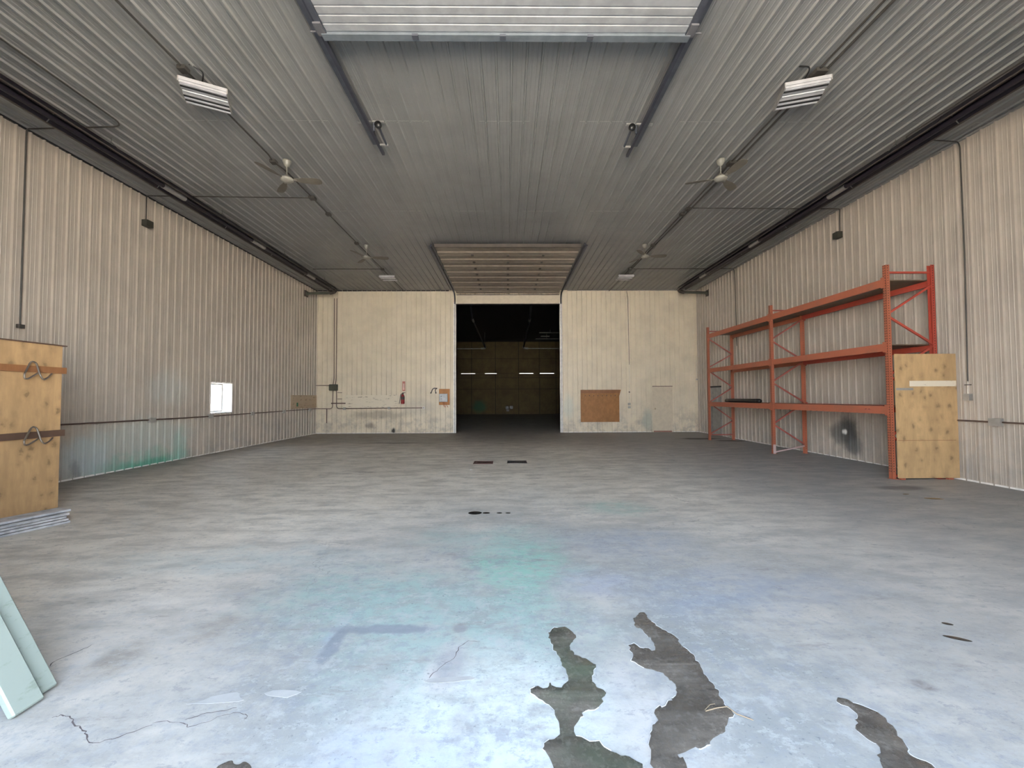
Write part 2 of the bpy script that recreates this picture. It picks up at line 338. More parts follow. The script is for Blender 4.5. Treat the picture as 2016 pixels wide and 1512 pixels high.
clad(wl, 'sheet_left', YF, D, .0, H, 10.429, lambda u, v, h: (-W + h, u, v), [WIN])
clad(wr, 'sheet_right', YF, D, .0, H, 11.89, lambda u, v, h: (W - h, u, v), [DR2])
clad(wb, 'sheet_back', -W, W, .0, H, 3.263, lambda u, v, h: (u, D - h, v), [OPN, DR1])
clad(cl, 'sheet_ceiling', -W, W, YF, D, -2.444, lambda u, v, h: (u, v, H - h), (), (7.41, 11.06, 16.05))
# trims, painted shadow strip on the right, base flashing
struct('trim_1', MB().box(-W, -W + .05, YF, D, H - .06, H - .018), 'trim_black')
struct('trim_2', MB().box(-W, -2.75, D - .05, D, H - .05, H - .015), 'trim_black')
struct('trim_3', MB().box(W - .045, W, YF, D, H - .05, H - .015), 'trim_grey')  # grey strip standing in for the soft shadow under the right ceiling edge
struct('trim_4', MB().box(2.8, W, D - .04, D, H - .04, H - .015), 'trim_grey')
def flashing(name, axis, fixed, s, a, b, gaps):
    m = MB(); cuts = [a] + sorted(q for g in gaps for q in g) + [b]
    for p, q in zip(cuts[::2], cuts[1::2]):
        n = max(1, int((q - p) / 2.4))
        for i in range(n):
            c, d = p + (q - p) * i / n, p + (q - p) * (i + 1) / n - .012
            lo, hi = sorted((fixed, fixed + s * (.028 + .008 * (i % 2))))
            if axis == 1: m.box(lo, hi, c, d, 0, .022 + .008 * (i % 3 == 0))
            else: m.box(c, d, lo, hi, 0, .022 + .008 * (i % 3 == 0))
    return struct(name, m, 'trim_white')
flashing('baseboard_left', 1, -W, 1, YF, D, ()); flashing('baseboard_right', 1, W, -1, YF, D, ((17.2, 18.07),)); flashing('baseboard_back', 0, D, -1, -W, W, ((-2.45, 2.47), (6.72, 7.69)))
# opening jambs of the inner doorway
for i, (a, b) in enumerate(((-2.53, -2.41), (2.43, 2.55))):
    struct('trim_%d' % (5 + i), MB().box(a, b, D - .05, D + .22, 0, 6.01), 'trim_white')
struct('trim_7', MB().box(-2.53, 2.55, D - .02, D + .22, 6.01, 6.10), 'trim_white')
# window_1 in the left wall
win = thing('window_1', 'small square window with a deep white reveal in left wall', 'window', (-W, 12.975, 1.2), kind='structure')
m = MB(); y0, y1, z0, z1 = WIN
m.box(-9.24, -8.87, y0 - .02, y0 + .02, z0, z1).box(-9.24, -8.87, y1 - .02, y1 + .02, z0, z1).box(-9.24, -8.87, y0, y1, z0 - .02, z0 + .02).box(-9.24, -8.87, y0, y1, z1 - .02, z1 + .02)
obj('reveal', m, 'window_frame', win)
m = MB(); m.box(-9.22, -9.165, y0 + .02, y0 + .06, z0 + .02, z1 - .02).box(-9.22, -9.17, y1 - .06, y1 - .02, z0 + .02, z1 - .02).box(-9.22, -9.17, y0 + .06, y1 - .06, z0 + .02, z0 + .06).box(-9.22, -9.17, y0 + .06, y1 - .06, z1 - .06, z1 - .02)
obj('sash', m, 'trim_grey', win)
obj('pane', MB().box(-9.20, -9.194, y0 + .05, y1 - .05, z0 + .05, z1 - .05), 'glass', win)
# door_1 in the back wall, door_2 in the right wall
d1 = thing('door_1', 'closed cream steel door with round knob in the back wall', 'door', (7.2, D, 0), kind='structure')
obj('leaf', MB().box(6.785, 7.625, D - .015, D + .05, .06, 2.09), 'door_grey', d1)
m = MB().box(6.74, 6.785, D - .03, D + .15, 0, 2.13).box(7.625, 7.67, D - .03, D + .15, 0, 2.13).box(6.74, 7.67, D - .03, D + .15, 2.085, 2.13); obj('frame', m, 'door_grey', d1)
obj('drip_cap', MB().box(6.74, 7.68, D - .055, D - .03, 2.12, 2.145), 'conduit_brown', d1)
obj('sill', MB().box(6.79, 7.62, D - .05, D + .1, .0, .06), 'sill_red', d1)
m = MB().lathe([(0, -.075), (.03, -.07), (.036, -.05), (.028, -.03), (.014, -.025), (.014, 0)], (6.85, D - .015, 1.09), 12, 'y'); obj('knob', m, 'knob_brass', d1)
d2 = thing('door_2', 'grey door in the right wall behind the far end of the rack', 'door', (W, 17.63, 0), kind='structure')
obj('leaf', MB().box(W - .005, W + .06, 17.225, 18.045, .0, 2.06), 'door_grey_dark', d2)
obj('frame', MB().box(W - .05, W + .1, 17.20, 17.255, 0, 2.06).box(W - .05, W + .1, 18.005, 18.07, 0, 2.06), 'trim_grey', d2)
obj('header', MB().box(W - .09, W + .0, 17.18, 18.09, 2.03, 2.09), 'trim_black', d2)
obj('sign_plate', MB().box(W - .012, W - .006, 17.5, 17.62, 1.42, 1.66), 'panel_grey', d2)

# ------------------------------------------------------------------ back bay behind the doorway
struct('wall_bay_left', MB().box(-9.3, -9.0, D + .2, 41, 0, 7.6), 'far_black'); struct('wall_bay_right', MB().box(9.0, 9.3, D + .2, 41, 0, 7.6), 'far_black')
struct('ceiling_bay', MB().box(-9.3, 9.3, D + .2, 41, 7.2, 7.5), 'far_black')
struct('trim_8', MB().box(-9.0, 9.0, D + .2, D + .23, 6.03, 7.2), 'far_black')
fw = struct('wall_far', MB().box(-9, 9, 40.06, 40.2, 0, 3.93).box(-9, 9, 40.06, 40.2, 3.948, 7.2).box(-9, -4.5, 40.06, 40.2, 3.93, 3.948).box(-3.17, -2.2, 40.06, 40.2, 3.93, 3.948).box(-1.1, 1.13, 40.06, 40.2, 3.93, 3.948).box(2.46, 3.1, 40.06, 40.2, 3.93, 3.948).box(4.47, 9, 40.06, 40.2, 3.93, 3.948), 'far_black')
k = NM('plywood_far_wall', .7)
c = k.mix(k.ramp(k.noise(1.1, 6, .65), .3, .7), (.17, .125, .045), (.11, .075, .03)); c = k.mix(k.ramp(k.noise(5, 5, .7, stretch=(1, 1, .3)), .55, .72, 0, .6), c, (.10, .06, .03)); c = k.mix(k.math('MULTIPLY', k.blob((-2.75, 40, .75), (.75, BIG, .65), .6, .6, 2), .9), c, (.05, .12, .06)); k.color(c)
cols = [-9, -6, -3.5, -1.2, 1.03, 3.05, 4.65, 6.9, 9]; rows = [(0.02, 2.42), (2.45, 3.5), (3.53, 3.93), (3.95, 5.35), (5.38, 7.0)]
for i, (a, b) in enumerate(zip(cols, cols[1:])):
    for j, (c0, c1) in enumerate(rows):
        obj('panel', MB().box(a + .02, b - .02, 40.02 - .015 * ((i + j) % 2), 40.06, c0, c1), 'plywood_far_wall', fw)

# ------------------------------------------------------------------ overhead doors
def sect_profile(y0, y1, z, t=.045, nr=5, depth=.008):
    lo = []; st = (y1 - y0) / nr
    for i in range(nr):
        a = y0 + i * st
        lo += [(a, z), (a + .006, z - depth), (a + st * .8, z - depth), (a + st * .88, z)]
    return lo + [(y1 - .004, z), (y1 - .004, z + t), (y0, z + t)]
fd = thing('overhead_door', 'raised white ribbed overhead door at the top of the picture', 'overhead door', (0, 5.3, 6.45), kind=None)
ys = [5.33 - .61 * i for i in range(10)]
for i in range(9):
    obj('section', MB().prism(sect_profile(ys[i + 1], ys[i] - .003, 6.45), 0, -2.36, 2.36), 'door_panel_white', fd)
obj('end_strut', MB().box(-2.42, 2.42, 5.325, 5.345, 6.40, 6.50).box(-2.42, 2.42, 5.30, 5.40, 6.39, 6.40), 'steel_strut', fd)
for s in (-1, 1):
    obj('end_stile', MB().box(s * 2.36, s * 2.44, -.4, 5.33, 6.425, 6.435) if s > 0 else MB().box(-2.44, -2.36, -.4, 5.33, 6.425, 6.435), 'steel_angle', fd)
    obj('roller_bracket', MB().box(s * 2.42 - .05, s * 2.42 + .05, 5.15, 5.34, 6.40, 6.425).tube([(s * 2.4, 5.3, 6.43), (s * 2.56, 5.3, 6.43)], .012, 6), 'bracket_grey', fd)
for x in (-1.2, -.05, 1.1): obj('hinge', MB().box(x - .04, x + .04, 5.29, 5.36, 6.37, 6.40), 'steel_angle', fd)
def door_track(label, x, s, y0, y1, z, bumper=True, down=None, slope=0):
    t = thing('door_track', label, 'door track', (x, y1, z), group='overhead door tracks')
    zz = lambda y: z + slope * (y - y0)
    pts = [(x, y1, zz(y1)), (x, y0, zz(y0))]
    m = MB(); lo, hi = min(x, x - s * .05), max(x, x - s * .05)
    if down is None: m.box(lo, hi, y0, y1, z - .03, z + .02)
    else:
        m.tube(fillet([(x, y0, zz(y0)), (x, down - .02, z), (x, down - .02, .0)], .38, 8), .035, 6)
    obj('rail', m, 'steel_track', t)
    a, b = sorted((x + s * .012, x + s * .10)); e = y1 if down is None else down - .5
    obj('angle_iron', MB().box(a, b, y0 if down is None else y0 + .1, e - .25, z + .03, z + .04).box(*sorted((x + s * .012, x + s * .022)), y0 if down is None else y0 + .1, e - .25, z + .03, z + .10), 'steel_angle', t)
    for hy in (([y0 + 2.2, y0 + 4.6] if down is None else [y0 + .3, y0 + 3.0])):
        obj('hanger', MB().box(x + s * .03 - .02, x + s * .03 + .02, hy - .02, hy + .02, z + .03, H - .002), 'steel_angle', t)
    if bumper:
        obj('cross_angle', MB().box(*sorted((x + s * .24, x - s * .24)), y1 - .72, y1 - .67, H - .045, H - .018), 'galvanised', t)
        obj('hanger', MB().box(x - s * .06 - .015, x - s * .06 + .015, y1 - .71, y1 - .68, z, H - .03), 'steel_angle', t)
        obj('bumper_spring', MB().tube([(x - s * .19, y1 - .86, z), (x - s * .17, y1 - .30, z)], .022, 8), 'steel_angle', t)
        obj('bumper_pad', MB().lathe([(0, -.03), (.06, -.025), (.06, .025), (0, .03)], (x - s * .19, y1 - .88, z), 14, 'y'), 'rubber_black', t)
        obj('bumper_bracket', MB().box(*sorted((x - s * .2, x)), y1 - .32, y1 - .29, z - .02, z + .01), 'galvanised', t)
    return t
door_track('left ceiling track of the front overhead door with black bumper', -2.47, -1, -.75, 8.1, 6.47)
door_track('right ceiling track of the front overhead door with black bumper', 2.43, 1, -.75, 8.15, 6.47)
door_track('left track of the raised overhead door above the dark doorway', -2.47, -1, 13.2, 19.0, 6.5, False, 19.36)
door_track('right track of the raised overhead door above the dark doorway', 2.50, 1, 13.1, 19.0, 6.5, False, 19.36)
bd = thing('overhead_door', 'raised tan sectional door hanging above the dark doorway', 'overhead door', (0, 13.4, 6.5))
n = 8
for i in range(n):
    a = 13.32 + .72 * i; zt = 6.53 - .005 * i; b = a + .715
    obj('section', MB().prism([(a, zt), (a + .02, zt - .03), (a + .12, zt - .03), (a + .15, zt + .005), (b - .26, zt + .005), (b - .22, zt - .03), (b - .01, zt - .035), (b, zt), (b, zt + .05), (a, zt + .05)], 0, -2.36, 2.39), 'door_panel_brown', bd)
    if i:
        for x in (-1.2, 0.02, 1.22): obj('hinge', MB().box(x - .04, x + .04, a - .07, a + .05, zt - .06, zt - .03), 'heater_edge', bd)
obj('bottom_section', MB().box(-2.38, 2.41, 19.22, 19.27, 6.0, 6.42), 'door_grey', bd)
obj('bottom_rail', MB().box(-2.4, 2.43, 19.21, 19.28, 5.98, 6.0).box(-2.38, 2.41, 19.20, 19.22, 6.40, 6.43), 'heater_edge', bd)
obj('end_strut', MB().box(-2.36, 2.39, 13.27, 13.32, 6.49, 6.60), 'heater_edge', bd)

# ------------------------------------------------------------------ radiant tube heaters
def heater(label, s, yend):
    x = s * 7.6
    t = thing('tube_heater', label, 'heater', (x, yend, 6.3), group='tube heaters along the ceiling')
    y0 = .3
    obj('burner_box', MB().box(x - .16, x + .16, y0 - .55, y0, 6.25, 6.62), 'box_steel', t)
    obj('heater_tube', MB().tube([(x, y0, 6.35), (x, yend, 6.35)], .052, 10), 'heater_dark', t)
    P = [(-.20, 6.33), (-.17, 6.36), (-.09, 6.47), (.09, 6.47), (.17, 6.36), (.20, 6.33)]; Q = [(a * .97, b + .008) for a, b in P][::-1]
    m = MB(); V = []; ring = [(x + a, b) for a, b in P] + [(x + a, b) for a, b in Q]
    nseg = 8; seg = (yend - .25 - y0) / nseg
    for i in range(nseg):
        obj('reflector', MB().prism(ring, 1, y0 + .02 + i * seg, y0 + (i + 1) * seg), 'heater_dark', t)
    for s2 in (-1, 1): obj('reflector_lip', MB().box(x + s2 * .2 - .012, x + s2 * .2 + .012, y0, yend - .25, 6.315, 6.333), 'heater_edge', t)
    for y in (9.1, 12.3, 15.65):
        obj('coupling', MB().tube([(x, y, 6.35), (x, y + (.62 if s < 0 else .5), 6.35)], .062, 10), 'coupling', t)
    for y in (2.0, 4.8, 7.9, 11.0, 14.1, 17.2):
        m = MB().tube([(x - .15, y, 6.42), (x, y, 6.57), (x, y, H - .01)], .006, 5); m.tube([(x + .15, y, 6.42), (x, y, 6.57)], .006, 5); obj('hanger_wire', m, 'wire', t)
    obj('elbow', MB().tube(fillet([(x, yend - .25, 6.35), (x, yend, 6.33), (x + s * .25, yend, 6.27)], .14, 5), .068, 10), 'heater_edge', t)
    obj('vent_pipe', MB().tube([(x + s * .12, yend, 6.29), (s * (W - .03), yend - .05, 6.24)], .055, 10), 'vent_pipe', t)
    obj('wall_flange', MB().box(*sorted((s * (W - .005), s * (W - .05))), yend - .19, yend + .09, 6.10, 6.37), 'heater_edge', t)
    obj('flange_collar', MB().tube([(s * (W - .11), yend - .05, 6.24), (s * (W - .05), yend - .05, 6.24)], .085, 10), 'vent_pipe', t)
heater('long dark tube heater under the ceiling along the left wall', -1, 18.3); heater('long dark tube heater under the ceiling along the right wall', 1, 18.25)

# ------------------------------------------------------------------ ceiling fans
fan = thing('ceiling_fan', 'nearer white ceiling fan with brown blades on the left conduit', 'fan', (-4.65, 8.67, H), math.radians(8), 'white ceiling fans')
L0 = (0, 0, 0)
obj('canopy', MB().lathe([(0, 0), (.085, -.002), (.085, -.03), (.06, -.10), (.022, -.14), (.0, -.14)], (0, 0, -.015), 16), 'fan_white', fan, L0)
obj('down_rod', MB().tube([(0, 0, -.13), (0, 0, -.36)], .012, 8), 'fan_white', fan, L0)
obj('rod_collar', MB().lathe([(0, .03), (.03, .03), (.032, -.02), (.028, -.03), (0, -.03)], (0, 0, -.35), 10), 'fan_blade', fan, L0)
obj('motor_housing', MB().lathe([(0, .07), (.05, .068), (.07, .04), (.125, .02), (.13, -.01), (.11, -.035), (.05, -.055), (0, -.06)], (0, 0, -.42), 20), 'fan_white', fan, L0)
blade = MB(); tw = math.radians(-13)
pr_ = [(.14, .035), (.22, .045), (.34, .075), (.50, .088), (.62, .085), (.68, .065), (.705, .03)]
V = []
for zof in (.004, -.004):
    for r, hw in pr_: V += [(r, hw * math.cos(tw), hw * math.sin(tw) + zof), (r, -hw * math.cos(tw), -hw * math.sin(tw) + zof)]
nn = len(pr_); fs = []
for i in range(nn - 1):
    a = 2 * i; fs += [(a, a + 1, a + 3, a + 2), (a + 2 * nn, a + 2 + 2 * nn, a + 3 + 2 * nn, a + 1 + 2 * nn), (a, a + 2, a + 2 + 2 * nn, a + 2 * nn), (a + 1, a + 1 + 2 * nn, a + 3 + 2 * nn, a + 3)]
fs += [(0, 2 * nn, 2 * nn + 1, 1), (2 * nn - 2, 2 * nn - 1, 4 * nn - 1, 4 * nn - 2)]
bm_ = blade.add(V, fs).mesh('blade'); arm = MB().box(.09, .2, -.018, .018, -.008, .0).mesh('blade_arm')
for q in range(3):
    b = obj('blade', bm_, 'fan_blade', fan, (0, 0, -.42)); b.rotation_euler = (0, 0, q * 2 * math.pi / 3)
    obj('blade_arm', arm, 'fan_white', b, L0)
dup(fan, (-4.63, 13.56, H), math.radians(8), 'farther white ceiling fan with brown blades on the left conduit')
dup(fan, (4.52, 8.6, H), math.radians(41), 'nearer white ceiling fan with brown blades on the right conduits')
dup(fan, (4.515, 13.48, H), math.radians(-4), 'farther white ceiling fan with brown blades on the right conduits')

# ------------------------------------------------------------------ fluorescent high bay fixtures
lf = thing('fluorescent_fixture', 'tilted open fluorescent fixture hanging near front left of ceiling', 'light fixture', (-4.79, 6.52, 6.45), math.radians(27), 'fluorescent fixtures')
def fixture(parent, slots):
    obj('housing', MB().box(-.30, .30, -.28, .28, .0, .05), 'fixture_white', parent, L0)
    obj('end_plate', MB().box(-.315, -.30, -.28, .28, -.035, .05), 'trim_grey', parent, L0); obj('end_plate', MB().box(.30, .315, -.28, .28, -.035, .05), 'trim_grey', parent, L0)
    bounds = [-.28] + slots + [.28]
    for a, b in zip(bounds, bounds[1:]):
        a += .020; b -= .020; c = (a + b) / 2
        obj('reflector', MB().prism([(a, 0), (a, -.03), (a + .012, -.034), (c, -.014), (b - .012, -.034), (b, -.03), (b, 0)], 0, -.30, .30), 'fixture_white', parent, L0)
        obj('tube', MB().tube([(-.29, c, -.026), (.29, c, -.026)], .0105, 8), 'tube_white', parent, L0)
    for y in slots: obj('slot', MB().box(-.30, .30, y - .017, y + .017, -.037, .0), 'slot_dark', parent, L0)
    for sx_ in (-.24, .24): obj('hanger_wire', MB().tube([(sx_, 0, .05), (sx_ * .6, 0, H - 6.45 - .005)], .004, 5), 'wire', parent, L0)
fixture(lf, [-.17, .06, .17])
obj('power_cord', MB().tube(fillet([(-.06, -.1, .05), (-.02, -.2, .10), (.02, -.34, .18), (-.16, -.37, .205)], .12), .011, 6), 'rubber_black', lf, L0)
rf = dup(lf, (4.69, 6.42, 6.45), math.radians(-17), 'tilted open fluorescent fixture hanging near front right of ceiling')
lb = thing('fluorescent_fixture', 'small white two-panel fluorescent fixture at the far left of ceiling', 'light fixture', (-4.78, 16.65, 6.45), math.radians(-1), 'fluorescent fixtures')
fixture(lb, [.05])
dup(lb, (4.72, 16.6, 6.45), 0.01, 'small white two-panel fluorescent fixture at the far right of ceiling')

# ------------------------------------------------------------------ conduits and boxes
def conduit(label, path, r=.016, mat='conduit_grey', fil=.15, boxes=(), bmat='conduit_grey', parts=(), name='conduit'):
    p = Vector(path[0]); t = thing(name, label, 'conduit', tuple(p), group='conduit runs')
    obj('pipe', MB().tube(fillet(path, fil) if len(path) > 2 else path, r, 7), mat, t)
    for b in boxes: obj('junction_box', MB().box(*b), bmat, t, bevel=.004)
    for nm, mb, mt in parts: obj(nm, mb, mt, t)
    return t
def jb(x, y, d=.06): return (x - d, x + d, y - d, y + d, H - .105, H - .041)
zc = H - .06
conduit('long ceiling conduit on the left carrying fixture and fans', [(-4.87, -.7, zc), (-4.87, 8.4, zc), (-4.92, 8.6, zc), (-4.84, 9.0, zc), (-4.83, 19.3, zc)], boxes=[jb(-4.87, 6.15), jb(-4.90, 8.62), jb(-4.83, 10.2, .075), jb(-4.83, 11.12), jb(-4.84, 13.25), jb(-4.83, 15.95)])
conduit('long ceiling conduit on the right, left one of the pair', [(4.75, -.7, zc), (4.75, 8.6, zc), (4.76, 16.1, zc), (4.76, 19.3, zc)], r=.015, boxes=[jb(4.79, 6.18, .09), jb(4.77, 8.65, .075), jb(4.78, 10.8, .06), jb(4.75, 11.1, .06), jb(4.75, 13.4, .06), jb(4.76, 15.9, .075)])
conduit('long ceiling conduit on the right, right one of the pair', [(4.87, -.7, zc), (4.86, 11.0, zc), (4.83, 15.9, zc)], r=.019)
conduit('cross conduit from the left ceiling run to the left wall with a hanging sensor box', [(-4.9, 10.22, zc), (-8.835, 10.12, zc), (-8.84, 10.12, 6.55), (-8.84, 10.12, 5.98)], r=.013, fil=.1, parts=[('sensor_box', MB().box(-8.86, -8.72, 10.02, 10.2, 5.84, 5.99), 'box_dark')])
conduit('bent conduit dropping from the ceiling down the left wall', [(-7.0, -.7, zc), (-6.97, 7.5, zc), (-8.835, 7.58, zc), (-8.84, 7.58, 6.5), (-8.84, 7.58, 2.99)], r=.014, fil=.22, boxes=[(-8.86, -8.80, 7.53, 7.63, 2.93, 3.0)])
conduit('cross conduit from the right ceiling pair to the right wall with a hanging sensor box', [(4.9, 10.76, zc), (8.835, 10.8, zc), (8.84, 10.82, 6.5), (8.84, 10.83, 6.0)], r=.013, fil=.12, parts=[('sensor_box', MB().box(8.72, 8.86, 10.76, 10.93, 5.84, 6.0), 'box_dark')])
conduit('long conduit dropping down the right wall to a hanging receptacle', [(7.75, -.7, zc), (7.66, 7.8, zc), (8.835, 7.9, zc), (8.845, 7.88, 6.5), (8.845, 7.87, 4.4), (8.845, 7.9, 1.9)], r=.011, fil=.12, parts=[('cord', MB().tube([(8.845, 7.9, 1.92), (8.845, 7.905, 1.67)], .012, 6), 'conduit_painted'), ('receptacle_box', MB().box(8.79, 8.86, 7.84, 7.95, 1.55, 1.68), 'box_steel'), ('strap', MB().box(8.83, 8.86, 7.85, 7.95, 1.845, 1.86), 'conduit_grey')])
conduit('thin conduit crossing the far ceiling to the right wall', [(4.8, 15.95, zc), (8.835, 15.95, zc), (8.845, 15.95, 6.4), (8.845, 15.9, 3.6)], r=.013, fil=.1)
conduit('thin conduit crossing the far ceiling to the left heater', [(-4.85, 15.95, zc), (-7.5, 15.95, zc)], r=.013)
ob = []
for y in (10.42, 12.45, 14.47, 16.5, 18.64): ob.append(('outlet_box', MB().box(-W + .04, -W + .095, y - .085, y + .085, 1.055, 1.175), 'box_steel'))
conduit('dark conduit with outlet boxes along the left wall', [(-W + .06, .3, 1.13), (-W + .06, 7.5, 1.14), (-W + .06, 12, 1.11), (-W + .06, 19.28, 1.15)], r=.017, mat='conduit_brown', fil=.02, parts=ob)
conduit('dark conduit with one outlet box along the right wall', [(W - .06, .3, 1.17), (W - .06, 8.1, 1.16)], r=.015, mat='conduit_brown', parts=[('outlet_box', MB().box(W - .1, W - .04, 7.36, 7.55, 1.09, 1.23), 'box_steel')])
yb = D - .06
conduit('brown conduit curving from grey switch box to the left corner', [(-8.86, yb, 1.15), (-8.10, yb, 1.145), (-8.09, yb, 1.98)], r=.016, mat='conduit_brown', parts=[('drop_pipe', MB().tube([(-8.37, yb, 1.15), (-8.37, yb, .48)], .02, 7), 'conduit_brown')])
conduit('brown conduit curving from grey switch box along the back wall', [(-7.93, yb, 1.98), (-7.92, yb, 1.145), (-3.95, yb, 1.17)], r=.017, mat='conduit_brown', parts=[('outlet_box', MB().box(-7.61, -7.49, D - .09, D - .036, 1.09, 1.2), 'box_steel'), ('outlet_box', MB().box(-5.56, -5.44, D - .09, D - .036, 1.11, 1.22), 'box_steel'), ('end_box', MB().box(-3.95, -3.85, D - .085, D - .036, 1.12, 1.22), 'trim_white'), ('open_knockout', MB().lathe([(0, -.001), (.022, 0)], (-3.9, D - .087, 1.17), 10, 'y'), 'rubber_black')])
conduit('left of two pipes rising above the grey-green switch box', [(-8.07, yb, 6.28), (-8.05, yb, 2.5), (-8.09, yb, 2.27)], r=.016, mat='conduit_brown')
conduit('right of two pipes rising above the grey-green switch box', [(-7.95, yb, 6.28), (-7.95, yb, 2.5), (-7.99, yb, 2.27)], r=.016, mat='conduit_brown')
conduit('short pipe from left corner to the grey-green switch box', [(-8.88, yb, 2.22), (-8.23, yb, 2.22)], r=.014, mat='conduit_brown')
conduit('cable dropping from ceiling to two switches on the back wall', [(5.55, yb, 6.6), (5.62, yb, 6.45), (5.66, yb, 3.1), (5.65, yb, 1.36)], r=.011, fil=.1, mat='conduit_painted', parts=[('upper_cable', MB().tube([(5.59, yb - .012, 6.6), (5.64, yb - .012, 6.2), (5.665, yb - .012, 3.15)], .009, 6), 'conduit_brown'), ('switch_box', MB().box(5.585, 5.7, D - .09, D - .036, 1.25, 1.36), 'box_steel'), ('switch_box', MB().box(5.585, 5.7, D - .09, D - .036, 1.11, 1.21), 'box_steel'), ('clip', MB().box(5.63, 5.68, D - .085, D - .036, 1.84, 1.89), 'conduit_brown')])
conduit('thin pipe in the back right corner ending in a round fitting', [(8.82, D - .06, 3.57), (8.82, D - .06, 2.5)], r=.012, mat='conduit_painted', parts=[('round_fitting', MB().lathe([(0, -.03), (.035, -.025), (.04, 0), (0, .01)], (8.82, D - .06, 2.44), 12, 'y'), 'fixture_white')])
sb = thing('switch_box', 'grey-green electrical box on the left of the back wall', 'electrical box', (-8.05, D, 1.98))
obj('enclosure', MB().box(-8.23, -7.87, D - .16, D - .036, 1.98, 2.27), 'box_green', sb, bevel=.01)
obj('cover_lip', MB().box(-8.24, -7.86, D - .17, D - .16, 2.0, 2.25), 'box_green', sb)
for i, (a, b, z) in enumerate(((-7.89, -7.68, 1.885), (-7.89, -7.68, 1.595))):
    t = tag(obj('wall_bracket', MB().box(a, b, D - .05, D - .036, z - .012, z + .012), 'conduit_brown'), ('upper' if i == 0 else 'lower') + ' thin dark bracket strip beside the grey-green switch box', 'bracket')
tag(obj('steel_bar', MB().box(-8.16, -7.5, D - .10, D - .08, 1.37, 1.42).box(-8.13, -8.08, D - .08, D - .036, 1.385, 1.405).box(-7.57, -7.52, D - .08, D - .036, 1.385, 1.405), 'conduit_brown'), 'short brown steel bar across the conduits below switch box', 'bar')
tag(obj('backer_board', MB().box(-7.54, -5.1, D - .052, D - .04, 1.19, 1.77), 'board_cream'), 'long cream painted board fixed flat on the back wall', 'board')
wbd = thing('backer_board', 'scuffed brown board fixed to left wall at back corner', 'board', (-W, 18.2, 1.2))
obj('sheet', MB().box(-W + .04, -W + .052, 17.03, 19.3, 1.2, 1.77), 'board_brownish', wbd)
k = NM('tape_green', .6); k.color((.03, .16, .08)); obj('green_tag', MB().box(-W + .052, -W + .056, 17.5, 17.62, 1.29, 1.45), 'tape_green', wbd)

# fire extinguisher, its sign, hose, controller board, pegboard-like sheet
fe = thing('fire_extinguisher', 'red fire extinguisher hanging on the back wall', 'extinguisher', (-4.84, D, 1.36))
xe, ye = -4.85, D - .13
obj('cylinder', MB().lathe([(0, 1.36), (.075, 1.362), (.082, 1.38), (.082, 1.68), (.07, 1.74), (.035, 1.79), (.03, 1.81), (0, 1.81)], (xe, ye, 0), 16), 'extinguisher_red', fe)
obj('label_band', MB().lathe([(.083, 1.56), (.083, 1.69)], (xe, ye, 0), 16), 'hose_dark', fe)
obj('valve', MB().box(xe - .03, xe + .03, ye - .03, ye + .03, 1.80, 1.86).box(xe - .02, xe + .12, ye - .012, ye + .012, 1.86, 1.885), 'hose_dark', fe)
obj('hose', MB().tube(fillet([(xe - .02, ye, 1.84), (xe - .10, ye, 1.80), (xe - .12, ye, 1.60), (xe - .17, ye, 1.36)], .08), .013, 7), 'rubber_black', fe)
obj('wall_hook', MB().box(xe - .03, xe + .03, ye + .08, D - .018, 1.70, 1.76), 'galvanised', fe)
sg = thing('extinguisher_sign', 'narrow faded red sign above the fire extinguisher', 'sign', (-4.83, D, 1.95))
obj('plate', MB().box(-4.895, -4.765, D - .05, D - .04, 1.95, 2.40), 'sign_red', sg); obj('pale_strip', MB().box(-4.865, -4.80, D - .053, D - .05, 2.0, 2.30), 'sign_pale', sg)
hs = thing('air_hose', 'dark hose looped over a hook on the back wall', 'hose', (-3.45, D, 2.08))
obj('hose', MB().tube(fillet([(-3.56, D - .06, 1.86), (-3.50, D - .07, 2.02), (-3.43, D - .08, 2.08), (-3.27, D - .07, 2.07)], .06), .02, 7).tube(fillet([(-3.30, D - .07, 2.07), (-3.38, D - .07, 1.99), (-3.34, D - .06, 1.87)], .05), .018, 7), 'hose_dark', hs)
obj('fitting', MB().tube([(-3.57, D - .06, 1.89), (-3.575, D - .06, 1.83)], .028, 7), 'rubber_black', hs); obj('fitting', MB().tube([(-3.345, D - .06, 1.89), (-3.335, D - .06, 1.83)], .028, 7), 'rubber_black', hs)
obj('hook', MB().box(-3.46, -3.40, D - .09, D - .018, 2.03, 2.06), 'galvanised', hs)
cp = thing('controller_board', 'plywood board with grey control box left of the dark doorway', 'control box', (-2.94, D, 1.3))
obj('backboard', MB().box(-3.19, -2.70, D - .06, D - .04, 1.30, 2.04), 'plywood_orange', cp)
obj('control_box', MB().box(-3.17, -2.79, D - .17, D - .06, 1.44, 1.82), 'panel_grey', cp, bevel=.01)
obj('button', MB().lathe([(0, -.012), (.018, -.01), (.018, 0)], (-3.08, D - .17, 1.70), 10, 'y'), 'rubber_black', cp); obj('button', MB().lathe([(0, -.012), (.014, -.01), (.014, 0)], (-3.07, D - .17, 1.58), 10, 'y'), 'rubber_black', cp)
for x, e in ((-3.0, -2.93), (-2.94, -2.88), (-2.86, -2.78)): obj('cable', MB().tube(fillet([(x, D - .10, 1.45), (x, D - .09, 1.33), (e, D - .05, 1.19)], .1), .013, 6), 'cable_orange', cp)
tb = thing('tool_board', 'brown wood sheet with pointed top corner on back wall right of doorway', 'board', (4.28, D, .48))
obj('sheet', MB().prism([(3.38, .48), (5.18, .48), (5.18, 1.68), (5.265, 1.975), (3.38, 1.975)], 1, D - .06, D - .04), 'osb_brown', tb)
